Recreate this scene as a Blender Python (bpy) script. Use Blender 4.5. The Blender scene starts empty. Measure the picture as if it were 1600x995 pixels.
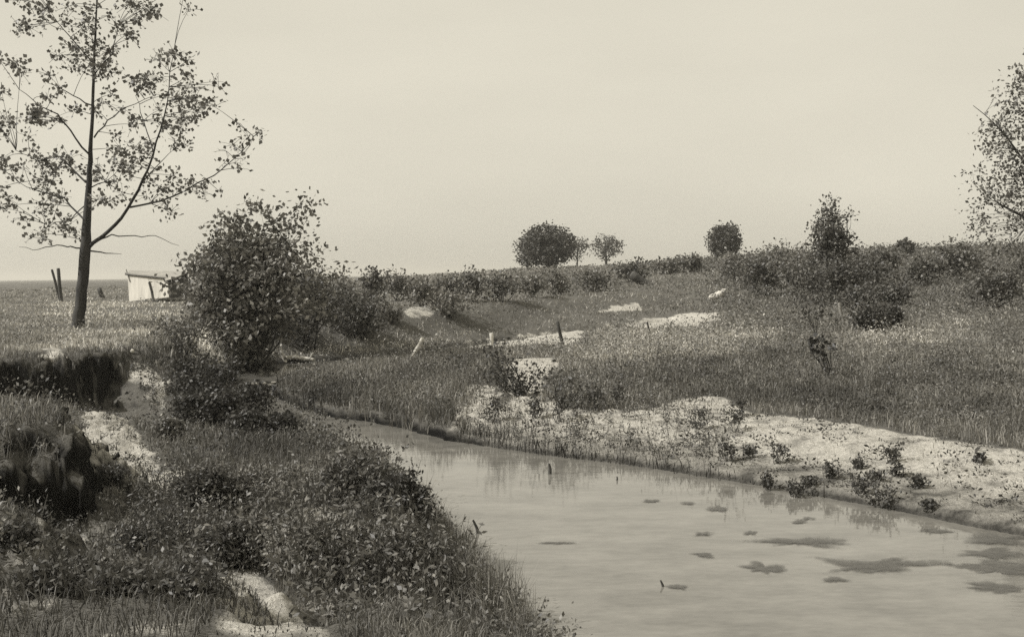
import bpy, math, numpy as np
from mathutils import Matrix, Vector, Euler
rng = np.random.default_rng(7)
S = bpy.context.scene
COL = S.collection
R = math.radians

# ---------------------------------------------------------------- camera
CAM_Z, FOC = 3.1, 1650.0          # eye height above the water, focal length in photo pixels (1600 wide)
PITCH, ROLL = 2.41, -0.0121
cam_d = bpy.data.cameras.new('camera')
cam = bpy.data.objects.new('camera', cam_d)
COL.objects.link(cam)
M = Matrix.Translation((0, 0, CAM_Z)) @ Euler((R(90 - PITCH), 0, 0)).to_matrix().to_4x4() @ Matrix.Rotation(ROLL, 4, 'Z')
cam.matrix_world = M
cam_d.sensor_width = 36
cam_d.lens = 36 * FOC / 1600
cam_d.clip_start = 0.05
cam_d.clip_end = 20000
S.camera = cam
M3 = np.array(M.to_3x3())

# ---------------------------------------------------------------- light, sky, exposure
SUN_AZ = R(-99)      # compass-like, 0 = straight ahead (+Y), negative = left
SUN_EL = R(44)
W = bpy.data.worlds.new('World'); S.world = W; W.use_nodes = True
nt = W.node_tree; nt.nodes.clear()
sky = nt.nodes.new('ShaderNodeTexSky'); sky.sky_type = 'NISHITA'; sky.sun_disc = False
sky.sun_elevation = SUN_EL; sky.sun_rotation = SUN_AZ; sky.air_density = 1.0; sky.dust_density = 1.5
sep = nt.nodes.new('ShaderNodeSeparateColor')
nt.links.new(sky.outputs[0], sep.inputs[0])          # old blue-sensitive plate: keeps only the blue light
pw = nt.nodes.new('ShaderNodeMath'); pw.operation = 'POWER'; pw.inputs[1].default_value = 0.2
nt.links.new(sep.outputs[2], pw.inputs[0])
ml = nt.nodes.new('ShaderNodeMath'); ml.operation = 'MULTIPLY'; ml.inputs[1].default_value = 5.3
tcw = nt.nodes.new('ShaderNodeTexCoord'); mpw = nt.nodes.new('ShaderNodeMapping'); mpw.inputs['Scale'].default_value = (1, 1, 3.5)
nt.links.new(tcw.outputs['Generated'], mpw.inputs[0])
nzw = nt.nodes.new('ShaderNodeTexNoise'); nzw.inputs['Scale'].default_value = 2.2; nzw.inputs['Detail'].default_value = 5; nt.links.new(mpw.outputs[0], nzw.inputs['Vector'])
mrw = nt.nodes.new('ShaderNodeMapRange'); mrw.inputs[1].default_value = .3; mrw.inputs[2].default_value = .7; mrw.inputs[3].default_value = .94; mrw.inputs[4].default_value = 1.06
nt.links.new(nzw.outputs[0], mrw.inputs[0])
vw = nt.nodes.new('ShaderNodeMath'); vw.operation = 'MULTIPLY'; nt.links.new(pw.outputs[0], vw.inputs[0]); nt.links.new(mrw.outputs[0], vw.inputs[1])
nt.links.new(vw.outputs[0], ml.inputs[0])
cmb = nt.nodes.new('ShaderNodeCombineColor')
for i, t in enumerate((1.0, 0.945, 0.79)):
    k = nt.nodes.new('ShaderNodeMath'); k.operation = 'MULTIPLY'; k.inputs[1].default_value = t
    nt.links.new(ml.outputs[0], k.inputs[0]); nt.links.new(k.outputs[0], cmb.inputs[i])
bg = nt.nodes.new('ShaderNodeBackground'); bg.inputs[1].default_value = 0.1
nt.links.new(cmb.outputs[0], bg.inputs[0])
wo = nt.nodes.new('ShaderNodeOutputWorld'); nt.links.new(bg.outputs[0], wo.inputs[0])
sd_ = bpy.data.lights.new('sun', 'SUN'); sd_.energy = 5.0; sd_.angle = R(0.6); sd_.color = (1, 0.975, 0.93)
sun = bpy.data.objects.new('sun', sd_); COL.objects.link(sun)
to_sun = Vector((math.sin(SUN_AZ) * math.cos(SUN_EL), math.cos(SUN_AZ) * math.cos(SUN_EL), math.sin(SUN_EL)))
sun.rotation_euler = to_sun.to_track_quat('Z', 'Y').to_euler(); sun.location = (-30, -5, 40)
S.view_settings.view_transform = 'Standard'; S.view_settings.look = 'None'
S.view_settings.exposure = 0.0; S.view_settings.gamma = 1.0
S.render.engine = 'CYCLES'
S.cycles.max_bounces = 5; S.cycles.diffuse_bounces = 2; S.cycles.glossy_bounces = 2
S.cycles.transmission_bounces = 3; S.cycles.volume_bounces = 0; S.cycles.transparent_max_bounces = 8
S.cycles.use_denoising = False
TINT = np.array((1.0, 0.955, 0.85))

# ---------------------------------------------------------------- helpers: numbers
def tag(o, label=None, cat=None, group=None, kind=None):
    if label: o['label'] = label
    if cat: o['category'] = cat
    if group: o['group'] = group
    if kind: o['kind'] = kind
    return o
def smooth(t):
    t = np.clip(t, 0, 1); return t * t * (3 - 2 * t)
def _hash(ix, iy, seed):
    h = (ix.astype(np.int64) * 374761393 + iy.astype(np.int64) * 668265263 + seed * 1442695041) & 0xffffffff
    h = ((h ^ (h >> 13)) * 1274126177) & 0xffffffff
    return ((h ^ (h >> 16)) & 0xffff) / 65535.0
def vnoise(x, y, seed=0):
    x = np.asarray(x, float); y = np.asarray(y, float)
    ix, iy = np.floor(x), np.floor(y); fx, fy = smooth(x - ix), smooth(y - iy)
    a, b = _hash(ix, iy, seed), _hash(ix + 1, iy, seed); c, d = _hash(ix, iy + 1, seed), _hash(ix + 1, iy + 1, seed)
    return (a + (b - a) * fx) * (1 - fy) + (c + (d - c) * fx) * fy
def fbm(x, y, octv=4, seed=0):
    s, a, t = 0, 1, 0
    for k in range(octv):
        s = s + a * vnoise(x * 2 ** k + 17 * k, y * 2 ** k - 9 * k, seed + k); t += a; a *= 0.5
    return s / t - 0.5
def seg_dist(X, Y, P, closed=True):
    P = np.array(P, float); n = len(P); d = np.full(X.shape, 1e9)
    for i in range(n if closed else n - 1):
        ax, ay = P[i][:2]; bx, by = P[(i + 1) % n][:2]
        vx, vy = bx - ax, by - ay
        t = np.clip(((X - ax) * vx + (Y - ay) * vy) / (vx * vx + vy * vy + 1e-9), 0, 1)
        d = np.minimum(d, np.hypot(X - ax - t * vx, Y - ay - t * vy))
    return d
def inside(X, Y, P):
    r = np.zeros(X.shape, bool); n = len(P)
    for i in range(n):
        ax, ay = P[i][:2]; bx, by = P[(i + 1) % n][:2]
        if ay == by: continue
        c = ((ay > Y) != (by > Y)) & (X < (bx - ax) * (Y - ay) / (by - ay) + ax)
        r ^= c
    return r
def sdist(X, Y, P):                 # positive outside
    d = seg_dist(X, Y, P); return np.where(inside(X, Y, P), -d, d)

# ---------------------------------------------------------------- shape of the land
CREEK = [(30, -12), (4.5, -6), (3.4, 0), (1.9, 5), (0.6, 8), (-0.15, 10.1), (-0.75, 12.3), (-1.3, 14.6), (-2.15, 17.2), (-3.2, 19.4), (-4.0, 21.0), (-5.3, 22.5),
         (-6.7, 25), (-7.8, 28), (-8.5, 31), (-9.4, 34.5), (-8.8, 37.2), (-6.6, 38.6), (-4.4, 40.2), (-1.6, 46.5), (2, 50), (8, 54),
         (8.2, 53.3), (2.5, 49), (-1.0, 44.6), (-3.6, 38.6), (-4.8, 36.5), (-5.6, 33), (-6.6, 30.6), (-6.6, 28.6), (-5.6, 25.8), (-4.3, 23.5), (-3.2, 22.5), (-2.2, 21.3), (-1.25, 19.7),
         (0.54, 17.95), (2.04, 16.8), (3.9, 14.8), (5.6, 12.5), (7.3, 10.2), (9, 7), (13, 2), (40, -4)]
PLATEAU = [(1.0, -40), (1.2, 0), (0.6, 3.2), (-1.2, 4.6), (-3.4, 5.8), (-5.4, 8.2), (-6.6, 10.3), (-6.1, 11.3), (-5.75, 12.2), (-5.95, 13.0), (-7.6, 14.0), (-9.8, 15.0),
           (-11.8, 16.6), (-12.2, 18.6), (-11.0, 20.4), (-9.6, 21.5), (-8.9, 22.6), (-8.5, 23.6), (-8.7, 25.5), (-9.3, 28), (-10.0, 31), (-11.2, 34.5), (-11.0, 38),
           (-8.5, 42.5), (-5, 48), (0, 56), (10, 66), (20, 90), (-20, 300), (-600, 600), (-900, -40)]
SPURS = [[(-12.0, 19.0, 1.2), (-9.4, 18.9, 0.9), (-7.7, 18.5, 0.72), (-6.5, 16.9, 0.5), (-4.9, 15.6, 0.3)],
         [(-8.7, 23.9, 1.4), (-7.4, 22.9, 0.95), (-6.4, 22.0, 0.42)]]
SPW = [1.15, 1.2]
SC = [-3, -0.5, -0.32, -0.18, 0.0, 0.12, 0.21, 0.33, 0.45, 3]
CH = [1.6, 1.6, 1.9, 2.1, 3.45, 4.2, 4.85, 5.5, 5.8, 6.2]
def height(X, Y, fine=True):
    X = np.asarray(X, float); Y = np.asarray(Y, float)
    D = np.hypot(X, Y)
    wob = fbm(X * 0.9, Y * 0.9, 3, 3) * 0.5 * np.clip(D / 12, 0.3, 1)
    sc = sdist(X, Y, CREEK) + wob * 0.35
    sp = sdist(X, Y, PLATEAU) + wob * 0.9 + (fbm(X * 2.4, Y * 2.4, 4, 5) * 0.95 + 0.12 * np.sin(9 * fbm(X * 1.5, Y * 1.5, 2, 6))) * (D < 32)
    s = X / np.maximum(Y, 1.0)
    crest = np.interp(s, SC, CH)
    far = smooth((D - 26) / 124)
    low = 0.10 + 0.30 * smooth(sc / 3.4) + 0.12 * smooth((sc - 3) / 9) 
    low = low - 0.34 * np.exp(-((X + 7.7) ** 2 / 3.5 + (Y - 20.9) ** 2 / 1.6)) * (sc > 0.5)
    low = low + (crest - 0.5) * np.where(Y > 0, far, 0)
    # cut bank of the plateau on the left side
    w = np.interp(Y, [-5, 6, 9, 10.5, 13.5, 16, 20, 23.3, 24.5, 32, 40, 60], [4, 3.4, 2.6, 1.5, 1.1, 0.8, 0.5, 0.55, 1.5, 2.0, 2.6, 4])
    top = 1.5 + 0.15 * smooth((D - 25) / 60) + (np.maximum(crest - 1.65, 0)) * smooth((D - 40) / 110)
    t = smooth(1 - np.clip(sp, 0, None) / w)
    cliff = low * (1 - t) + np.maximum(top, low) * t
    gully = fbm(X * 1.4, Y * 1.4, 3, 11)
    h = np.where(sp > 0, np.maximum(low, cliff + 0.5 * gully * 4 * t * (1 - t) * (Y < 30)), np.maximum(top, low))
    for P, wd in zip(SPURS, SPW):
        P = np.array(P); best = np.full(X.shape, -9.0)
        for a, b in zip(P[:-1], P[1:]):
            v = b - a; tt = np.clip(((X - a[0]) * v[0] + (Y - a[1]) * v[1]) / (v[0] ** 2 + v[1] ** 2), 0, 1)
            dd = np.hypot(X - a[0] - tt * v[0], Y - a[1] - tt * v[1]) * (1 + 0.5 * gully)
            best = np.maximum(best, (a[2] + tt * v[2]) - 0.55 * (dd / wd) ** 2 * (a[2] + tt * v[2]))
        h = np.where((Y > 4) & (Y < 26), np.maximum(h, best), h)
    h = np.where(D > 150, h + (np.interp(s, SC, CH) * 0 + 1.6 - h) * smooth((D - 165) / 900) * 1.0, h)
    bump = fbm(X * 0.35, Y * 0.35, 3, 21) * np.interp(D, [0, 30, 150, 400, 2000], [0.06, 0.16, 0.5, 0.8, 1.2])
    h = h + bump * np.clip(sc / 2.0, 0, 1)
    if fine:
        h = h + (fbm(X * 3.1, Y * 3.1, 3, 31) * 0.11 + fbm(X * 6.3, Y * 6.3, 3, 33) * 0.16 * (X < -2) * (D < 26) * np.interp(D, [6, 12], [.4, 1])) * np.clip(sc / 0.6, 0.1, 1) * (D < 60)
    lip = (0.09 + .1 * (X < -1)) * smooth(sc / 0.16)                       # little step where the water undercuts the bank
    h = np.where(sc > 0, np.maximum(0.02 + lip + 0.05 * np.clip(sc, 0, 3), h * smooth(sc / 0.9 + 0.25)), -0.06 - 0.5 * smooth(-sc / 1.2))
    h = np.where((Y < 9) & (D < 2.5), np.minimum(h, 1.55), h)
    return h
def H(x, y): return float(height(np.array([x]), np.array([y]))[0])

def ray(px, py):
    d = M3 @ np.array(((px - 800) / FOC, -(py - 497.5) / FOC, -1.0)); return d / d[1]
_T = np.concatenate([np.geomspace(4, 60, 700), np.geomspace(60.3, 420, 500)])
def ground_at(px, py):              # the point of the land seen at this place of the photograph
    d = ray(px, py); X = d[0] * _T; Y = _T; Z = CAM_Z + d[2] * _T
    k = np.nonzero(Z < np.maximum(height(X, Y, False), 0))[0]
    i = k[0] if len(k) else len(_T) - 1
    return float(X[i]), float(Y[i]), float(max(height(X[i:i+1], Y[i:i+1])[0], 0))
def at(px, py, Y):
    d = ray(px, py); return np.array((d[0] * Y, Y, CAM_Z + d[2] * Y))
def poly_ground(P): return [ground_at(*p)[:2] for p in P]

# ---------------------------------------------------------------- materials
def new_mat(name):
    m = bpy.data.materials.new(name); m.use_nodes = True; n = m.node_tree
    b = n.nodes['Principled BSDF']; return m, n, b
def link(n, a, b): n.links.new(a, b)
def tinted(n, val, tint=TINT):
    c = n.nodes.new('ShaderNodeCombineColor')
    for i in range(3):
        k = n.nodes.new('ShaderNodeMath'); k.operation = 'MULTIPLY'; k.inputs[1].default_value = tint[i]
        link(n, val, k.inputs[0]); link(n, k.outputs[0], c.inputs[i])
    return c.outputs[0]
def nmath(n, op, a, b=None, clamp=False):
    k = n.nodes.new('ShaderNodeMath'); k.operation = op; k.use_clamp = clamp
    for i, v in enumerate((a, b)):
        if v is None: continue
        if isinstance(v, (int, float)): k.inputs[i].default_value = v
        else: link(n, v, k.inputs[i])
    return k.outputs[0]
def nnoise(n, scale, detail=6, rough=0.6, vec=None):
    g = n.nodes.new('ShaderNodeTexNoise'); g.inputs['Scale'].default_value = scale
    g.inputs['Detail'].default_value = detail; g.inputs['Roughness'].default_value = rough
    if vec is not None: link(n, vec, g.inputs['Vector'])
    return g.outputs[0]
def wpos(n): return n.nodes.new('ShaderNodeNewGeometry').outputs['Position']

def leaf_mat(name, trans=0.25, rough=0.5, spec=0.4):
    m, n, b = new_mat(name)
    a = n.nodes.new('ShaderNodeAttribute'); a.attribute_name = 'tone'
    col = tinted(n, a.outputs['Fac'])
    link(n, col, b.inputs['Base Color']); b.inputs['Roughness'].default_value = rough
    b.inputs['Specular IOR Level'].default_value = spec
    tr = n.nodes.new('ShaderNodeBsdfTranslucent'); link(n, col, tr.inputs[0])
    mx = n.nodes.new('ShaderNodeMixShader'); mx.inputs[0].default_value = trans
    link(n, b.outputs[0], mx.inputs[1]); link(n, tr.outputs[0], mx.inputs[2])
    link(n, mx.outputs[0], n.nodes['Material Output'].inputs[0]); return m
LEAF = leaf_mat('leaf', 0.25, 0.5, 0.35)
GRASS = leaf_mat('grass_blade', 0.22, 0.6, 0.25)

def wood_mat(name, lo, hi, scale=9, bump=0.5):
    m, n, b = new_mat(name)
    tc = n.nodes.new('ShaderNodeTexCoord'); mp = n.nodes.new('ShaderNodeMapping'); mp.inputs['Scale'].default_value = (1, 1, 0.16)
    link(n, tc.outputs['Object'], mp.inputs[0])
    f = nnoise(n, scale, 8, 0.7, mp.outputs[0]); g = nnoise(n, scale * 0.25, 3, 0.5, mp.outputs[0])
    f2 = nmath(n, 'MULTIPLY', nmath(n, 'ADD', f, g), 0.5)
    st = n.nodes.new('ShaderNodeMapRange'); st.inputs[1].default_value = 0.38; st.inputs[2].default_value = 0.62
    st.inputs[3].default_value = lo; st.inputs[4].default_value = hi; link(n, f2, st.inputs[0])
    link(n, tinted(n, st.outputs[0]), b.inputs['Base Color']); b.inputs['Roughness'].default_value = 0.85
    bp = n.nodes.new('ShaderNodeBump'); bp.inputs['Strength'].default_value = bump; bp.inputs['Distance'].default_value = 0.02
    link(n, f, bp.inputs['Height']); link(n, bp.outputs[0], b.inputs['Normal']); return m
BARK = wood_mat('bark', 0.01, 0.05); PALEWOOD = wood_mat('weathered_wood', 0.33, 0.62); DARKWOOD = wood_mat('dark_post_wood', 0.025, 0.08)
GREYWOOD = wood_mat('grey_stake_wood', 0.16, 0.3); WHITEWASH = wood_mat('whitewashed_board', 0.42, 0.66, 4, 0.2); ROOFM = wood_mat('grey_roofing', 0.22, 0.34, 6, 0.3); ROCK = wood_mat('pale_rock', 0.4, 0.65, 5, 0.6)

def ground_material():
    m, n, b = new_mat('ground')
    pos = wpos(n)
    a = n.nodes.new('ShaderNodeAttribute'); a.attribute_name = 'sand'
    big = nnoise(n, 0.35, 5, 0.6, pos); mid = nnoise(n, 2.2, 7, 0.65, pos); fine = nnoise(n, 17, 6, 0.7, pos)
    k = nmath(n, 'ADD', a.outputs['Fac'], nmath(n, 'MULTIPLY', nmath(n, 'SUBTRACT', mid, 0.5), 0.9))
    mr = n.nodes.new('ShaderNodeMapRange'); mr.inputs[1].default_value = 0.42; mr.inputs[2].default_value = 0.6; link(n, k, mr.inputs[0])
    grit = nnoise(n, 60, 3, 0.6, pos)
    sandc = nmath(n, 'ADD', 0.42, nmath(n, 'ADD', nmath(n, 'MULTIPLY', nmath(n, 'SUBTRACT', fine, 0.5), 0.7), nmath(n, 'ADD', nmath(n, 'MULTIPLY', nmath(n, 'SUBTRACT', grit, 0.5), 0.5), nmath(n, 'MULTIPLY', nmath(n, 'SUBTRACT', mid, 0.5), 0.45))))
    soilc = nmath(n, 'ADD', 0.115, nmath(n, 'ADD', nmath(n, 'MULTIPLY', nmath(n, 'SUBTRACT', fine, 0.5), 0.12), nmath(n, 'MULTIPLY', nmath(n, 'SUBTRACT', big, 0.5), 0.16)))
    mxn = n.nodes.new('ShaderNodeMix'); link(n, mr.outputs[0], mxn.inputs[0]); link(n, soilc, mxn.inputs[2]); link(n, sandc, mxn.inputs[3])
    # wet, darker strip along the water
    z = n.nodes.new('ShaderNodeSeparateXYZ'); link(n, pos, z.inputs[0])
    wet = n.nodes.new('ShaderNodeMapRange'); wet.inputs[1].default_value = 0.04; wet.inputs[2].default_value = 0.24
    wet.inputs[3].default_value = 0.2; wet.inputs[4].default_value = 1.0
    link(n, nmath(n, 'ADD', z.outputs[2], nmath(n, 'MULTIPLY', nmath(n, 'SUBTRACT', mid, 0.5), 0.16)), wet.inputs[0])
    # steep cut faces darkened: the bank's shade is put into the soil colour
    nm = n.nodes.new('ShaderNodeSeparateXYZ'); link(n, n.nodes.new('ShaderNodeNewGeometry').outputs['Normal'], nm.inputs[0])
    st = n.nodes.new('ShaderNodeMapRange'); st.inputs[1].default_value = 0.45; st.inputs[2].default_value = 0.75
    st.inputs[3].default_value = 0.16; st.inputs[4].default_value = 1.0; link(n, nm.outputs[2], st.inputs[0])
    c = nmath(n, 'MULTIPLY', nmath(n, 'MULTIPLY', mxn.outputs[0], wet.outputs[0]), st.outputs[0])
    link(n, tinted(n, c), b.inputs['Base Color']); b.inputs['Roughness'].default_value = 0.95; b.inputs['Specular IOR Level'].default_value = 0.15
    bp = n.nodes.new('ShaderNodeBump'); bp.inputs['Strength'].default_value = 0.9; bp.inputs['Distance'].default_value = 0.07
    link(n, nmath(n, 'ADD', fine, mid), bp.inputs['Height']); link(n, bp.outputs[0], b.inputs['Normal']); return m
def water_material():
    m, n, b = new_mat('creek_water')
    pos = wpos(n)
    mp = n.nodes.new('ShaderNodeMapping'); mp.inputs['Scale'].default_value = (1, 2.2, 1); link(n, pos, mp.inputs[0])
    f = nnoise(n, 0.8, 5, 0.6, mp.outputs[0])
    f3 = nnoise(n, 5.0, 5, 0.65, mp.outputs[0])
    c = nmath(n, 'ADD', 0.16, nmath(n, 'ADD', nmath(n, 'MULTIPLY', nmath(n, 'SUBTRACT', f, 0.5), 0.22), nmath(n, 'MULTIPLY', nmath(n, 'SUBTRACT', f3, 0.5), 0.12)))
    link(n, tinted(n, c), b.inputs['Base Color']); b.inputs['Roughness'].default_value = 0.025; b.inputs['IOR'].default_value = 1.5
    r = nnoise(n, 3.0, 4, 0.6, mp.outputs[0])
    bp = n.nodes.new('ShaderNodeBump'); bp.inputs['Strength'].default_value = 0.09; bp.inputs['Distance'].default_value = 0.02
    link(n, r, bp.inputs['Height']); link(n, bp.outputs[0], b.inputs['Normal']); return m
def scum_refl_material():
    m, n, b = new_mat('algae_and_reflection')
    f = nnoise(n, 9, 7, 0.7, wpos(n))
    link(n, tinted(n, nmath(n, 'ADD', 0.03, nmath(n, 'MULTIPLY', f, 0.12))), b.inputs['Base Color']); b.inputs['Roughness'].default_value = 0.6
    a = n.nodes.new('ShaderNodeAttribute'); a.attribute_name = 'cover'      # ragged, thinning edge of the mat
    mp = n.nodes.new('ShaderNodeMapping'); mp.inputs['Scale'].default_value = (1, 1.8, 1); link(n, wpos(n), mp.inputs[0])
    g = nnoise(n, 5, 8, 0.75, mp.outputs[0]); k = nmath(n, 'ADD', nmath(n, 'MULTIPLY', a.outputs['Fac'], 1.1), nmath(n, 'MULTIPLY', nmath(n, 'SUBTRACT', g, 0.5), 3.6))
    mr = n.nodes.new('ShaderNodeMapRange'); mr.inputs[1].default_value = 0.1; mr.inputs[2].default_value = 1.0; mr.inputs[4].default_value = .8; link(n, k, mr.inputs[0])
    tr = n.nodes.new('ShaderNodeBsdfTransparent'); mx = n.nodes.new('ShaderNodeMixShader'); link(n, mr.outputs[0], mx.inputs[0])
    link(n, tr.outputs[0], mx.inputs[1]); link(n, b.outputs[0], mx.inputs[2]); link(n, mx.outputs[0], n.nodes['Material Output'].inputs[0])
    return m
GROUND_M = ground_material(); WATER_M = water_material(); SCUM_REFL = scum_refl_material()

# ---------------------------------------------------------------- helpers: meshes
class Mesh:
    """collects vertices and faces (arrays) and links them as one object"""
    def __init__(s): s.v = []; s.f = []; s.t = []; s.n = 0
    def add(s, V, F, tone=None):
        V = np.asarray(V, np.float32).reshape(-1, 3); F = np.asarray(F, np.int64)
        s.v.append(V); s.f.append(F + s.n); s.n += len(V)
        s.t.append(np.broadcast_to(np.asarray(0.1 if tone is None else tone, np.float32), (len(F),)).copy()); return s
    def build(s, name, mat, parent=None, smooth_=False, loc=None):
        me = bpy.data.meshes.new(name)
        V = np.concatenate(s.v)
        if loc is not None: V = V - np.asarray(loc, np.float32)
        lv = np.concatenate([f.reshape(-1) for f in s.f]).astype(np.int32)
        ln = np.concatenate([np.full(len(f), f.shape[1]) for f in s.f]).astype(np.int32)
        me.vertices.add(len(V)); me.vertices.foreach_set('co', V.reshape(-1))
        me.loops.add(len(lv)); me.loops.foreach_set('vertex_index', lv)
        me.polygons.add(len(ln)); st = np.zeros(len(ln), np.int32); st[1:] = np.cumsum(ln)[:-1]
        me.polygons.foreach_set('loop_start', st)
        try: me.polygons.foreach_set('loop_total', ln)
        except Exception: pass
        if smooth_: me.polygons.foreach_set('use_smooth', np.ones(len(ln), bool))
        at_ = me.attributes.new('tone', 'FLOAT', 'FACE'); at_.data.foreach_set('value', np.concatenate(s.t))
        me.update(calc_edges=True); me.materials.append(mat)
        o = bpy.data.objects.new(name, me); COL.objects.link(o)
        if parent is not None: o.parent = parent
        elif loc is not None: o.location = tuple(float(c) for c in loc)
        return o
def thing(name, loc, label, cat, group=None):
    o = bpy.data.objects.new(name, None); COL.objects.link(o); o.location = tuple(float(c) for c in loc)
    o.empty_display_size = 0.2
    return tag(o, label, cat, group)

def tube(mb, pts, rad, sides=6, tone=0.1, cap=True, knob=0.0):
    P = np.asarray(pts, float); n = len(P); rad = np.broadcast_to(rad, (n,)).astype(float)
    T = np.gradient(P, axis=0); T /= np.linalg.norm(T, axis=1)[:, None] + 1e-9
    ref = np.array((0.0, 1, 0)) if abs(T[0][1]) < 0.8 else np.array((1.0, 0, 0))
    A = np.cross(T, ref); A /= np.linalg.norm(A, axis=1)[:, None] + 1e-9
    B = np.cross(T, A)
    an = np.linspace(0, 2 * np.pi, sides, endpoint=False)
    rr = rad[:, None] * (1 + knob * (rng.random((n, sides)) - 0.5))
    V = P[:, None] + (A[:, None] * np.cos(an)[None, :, None] + B[:, None] * np.sin(an)[None, :, None]) * rr[..., None]
    i = np.arange(n - 1)[:, None] * sides; j = np.arange(sides)[None]; j2 = (j + 1) % sides
    F = np.stack([i + j, i + j2, i + sides + j2, i + sides + j], -1).reshape(-1, 4)
    mb.add(V, F, tone)
    if cap:
        for k, r_ in ((0, 1), (n - 1, -1)):
            c = P[k]; Vc = np.concatenate([V[k], c[None]]); Fc = [[a, sides, (a + 1) % sides][::r_] for a in range(sides)]
            mb.add(Vc, Fc, tone)
    return mb
def unit(n):
    v = rng.normal(size=(n, 3)); return v / np.linalg.norm(v, axis=1)[:, None]
def leaves(mb, C, size, tone, aspect=0.6, up=0.4):
    """one pointed four-sided leaf per centre"""
    n = len(C); size = np.broadcast_to(size, (n,)) * rng.uniform(0.6, 1.35, n)
    nrm = unit(n) + np.array((-0.25, -0.1, up)); nrm /= np.linalg.norm(nrm, axis=1)[:, None]
    a = np.cross(nrm, unit(n)); a /= np.linalg.norm(a, axis=1)[:, None] + 1e-9
    b = np.cross(nrm, a)
    a = a * size[:, None] * 0.5; b = b * (size * aspect)[:, None] * 0.5
    V = np.stack([C - a, C + b - a * 0.15, C + a, C - b - a * 0.15], 1)
    F = np.arange(n * 4).reshape(n, 4)
    mb.add(V, F, np.broadcast_to(tone, (n,))); return mb
def blades(mb, P, h, w, lean, tone, seg=2):
    n = len(P); h = np.broadcast_to(h, (n,)); w = np.broadcast_to(w, (n,)); lean = np.broadcast_to(lean, (n,))
    an = rng.uniform(0, 2 * np.pi, n); d = np.stack([np.cos(an), np.sin(an), 0 * an], 1)
    q = rng.uniform(-0.9, 0.9, n); s = np.stack([np.cos(q), np.sin(q), 0 * q], 1) * (w * 0.5)[:, None]
    tip = P + d * (h * lean)[:, None] + np.array((0, 0, 1.0)) * (h * np.sqrt(np.clip(1 - lean ** 2, 0.1, 1)))[:, None]
    if seg == 1:
        mb.add(np.stack([P - s, P + s, tip], 1), np.arange(n * 3).reshape(n, 3), tone)
    else:
        mid = P + d * (h * lean * 0.3)[:, None] + np.array((0, 0, 1.0)) * (h * 0.6)[:, None]
        V = np.stack([P - s, P + s, mid + s * 0.75, mid - s * 0.75, tip], 1); b = np.arange(n)[:, None] * 5
        V = V.reshape(-1, 3)
        mb.add(V, b + np.array([[0, 1, 2, 3]]), tone)
        mb.f.append((b + np.array([[3, 2, 4]])) + (mb.n - len(V))); mb.t.append(np.broadcast_to(np.asarray(tone, np.float32), (n,)).copy())
    return mb

# ---------------------------------------------------------------- sand and vegetation maps (regions measured off the photograph, laid on the land)
SAND = [([(690, 640), (735, 603), (775, 598), (800, 640), (870, 622), (900, 640), (1000, 640), (1060, 622), (1130, 618), (1180, 645), (1300, 655), (1400, 672), (1545, 697), (1760, 735), (1800, 900), (1560, 850), (1400, 803), (1200, 772), (1000, 733), (850, 715), (760, 700), (700, 680)], 0.62),
        ([(795, 560), (870, 560), (875, 582), (850, 592), (856, 645), (800, 645), (790, 600)], 0.85),
        ([(720, 532), (790, 530), (850, 516), (905, 514), (912, 528), (890, 541), (850, 537), (790, 544), (720, 546)], 0.75),
        ([(935, 487), (960, 476), (1000, 472), (1000, 485), (960, 489)], 0.85),
        ([(930, 512), (1000, 500), (1060, 490), (1125, 487), (1135, 500), (1080, 510), (1010, 515)], 0.7),
        ([(625, 492), (650, 478), (690, 480), (685, 497), (640, 502)], 0.6),
        ([(205, 560), (240, 572), (275, 600), (262, 645), (225, 625), (203, 590)], 0.64),
        ([(118, 612), (180, 648), (245, 700), (255, 735), (345, 735), (375, 757), (300, 772), (200, 765), (150, 730), (110, 680)], 0.66),
        ([(40, 795), (190, 815), (260, 830), (300, 880), (330, 940), (330, 1010), (-30, 1010), (-30, 880)], 0.42),
        ([(340, 895), (400, 888), (470, 940), (520, 1000), (330, 1000)], 0.68),
        ([(65, 545), (110, 545), (105, 560), (65, 560)], 0.8),
        ]
SAND = [(poly_ground(P), v) for P, v in SAND]
def sandiness(X, Y):
    s = np.zeros(X.shape); nz = .9 * fbm(X * 1.7, Y * 1.7, 4, 66)
    for P, v in SAND:
        d = sdist(X, Y, P); soft = 0.25 + 0.01 * np.hypot(X, Y)
        s = np.maximum(s, v * smooth(0.5 - d / soft + nz * np.clip(.4 + .03 * Y, .4, 1.6)))
    return s
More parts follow.
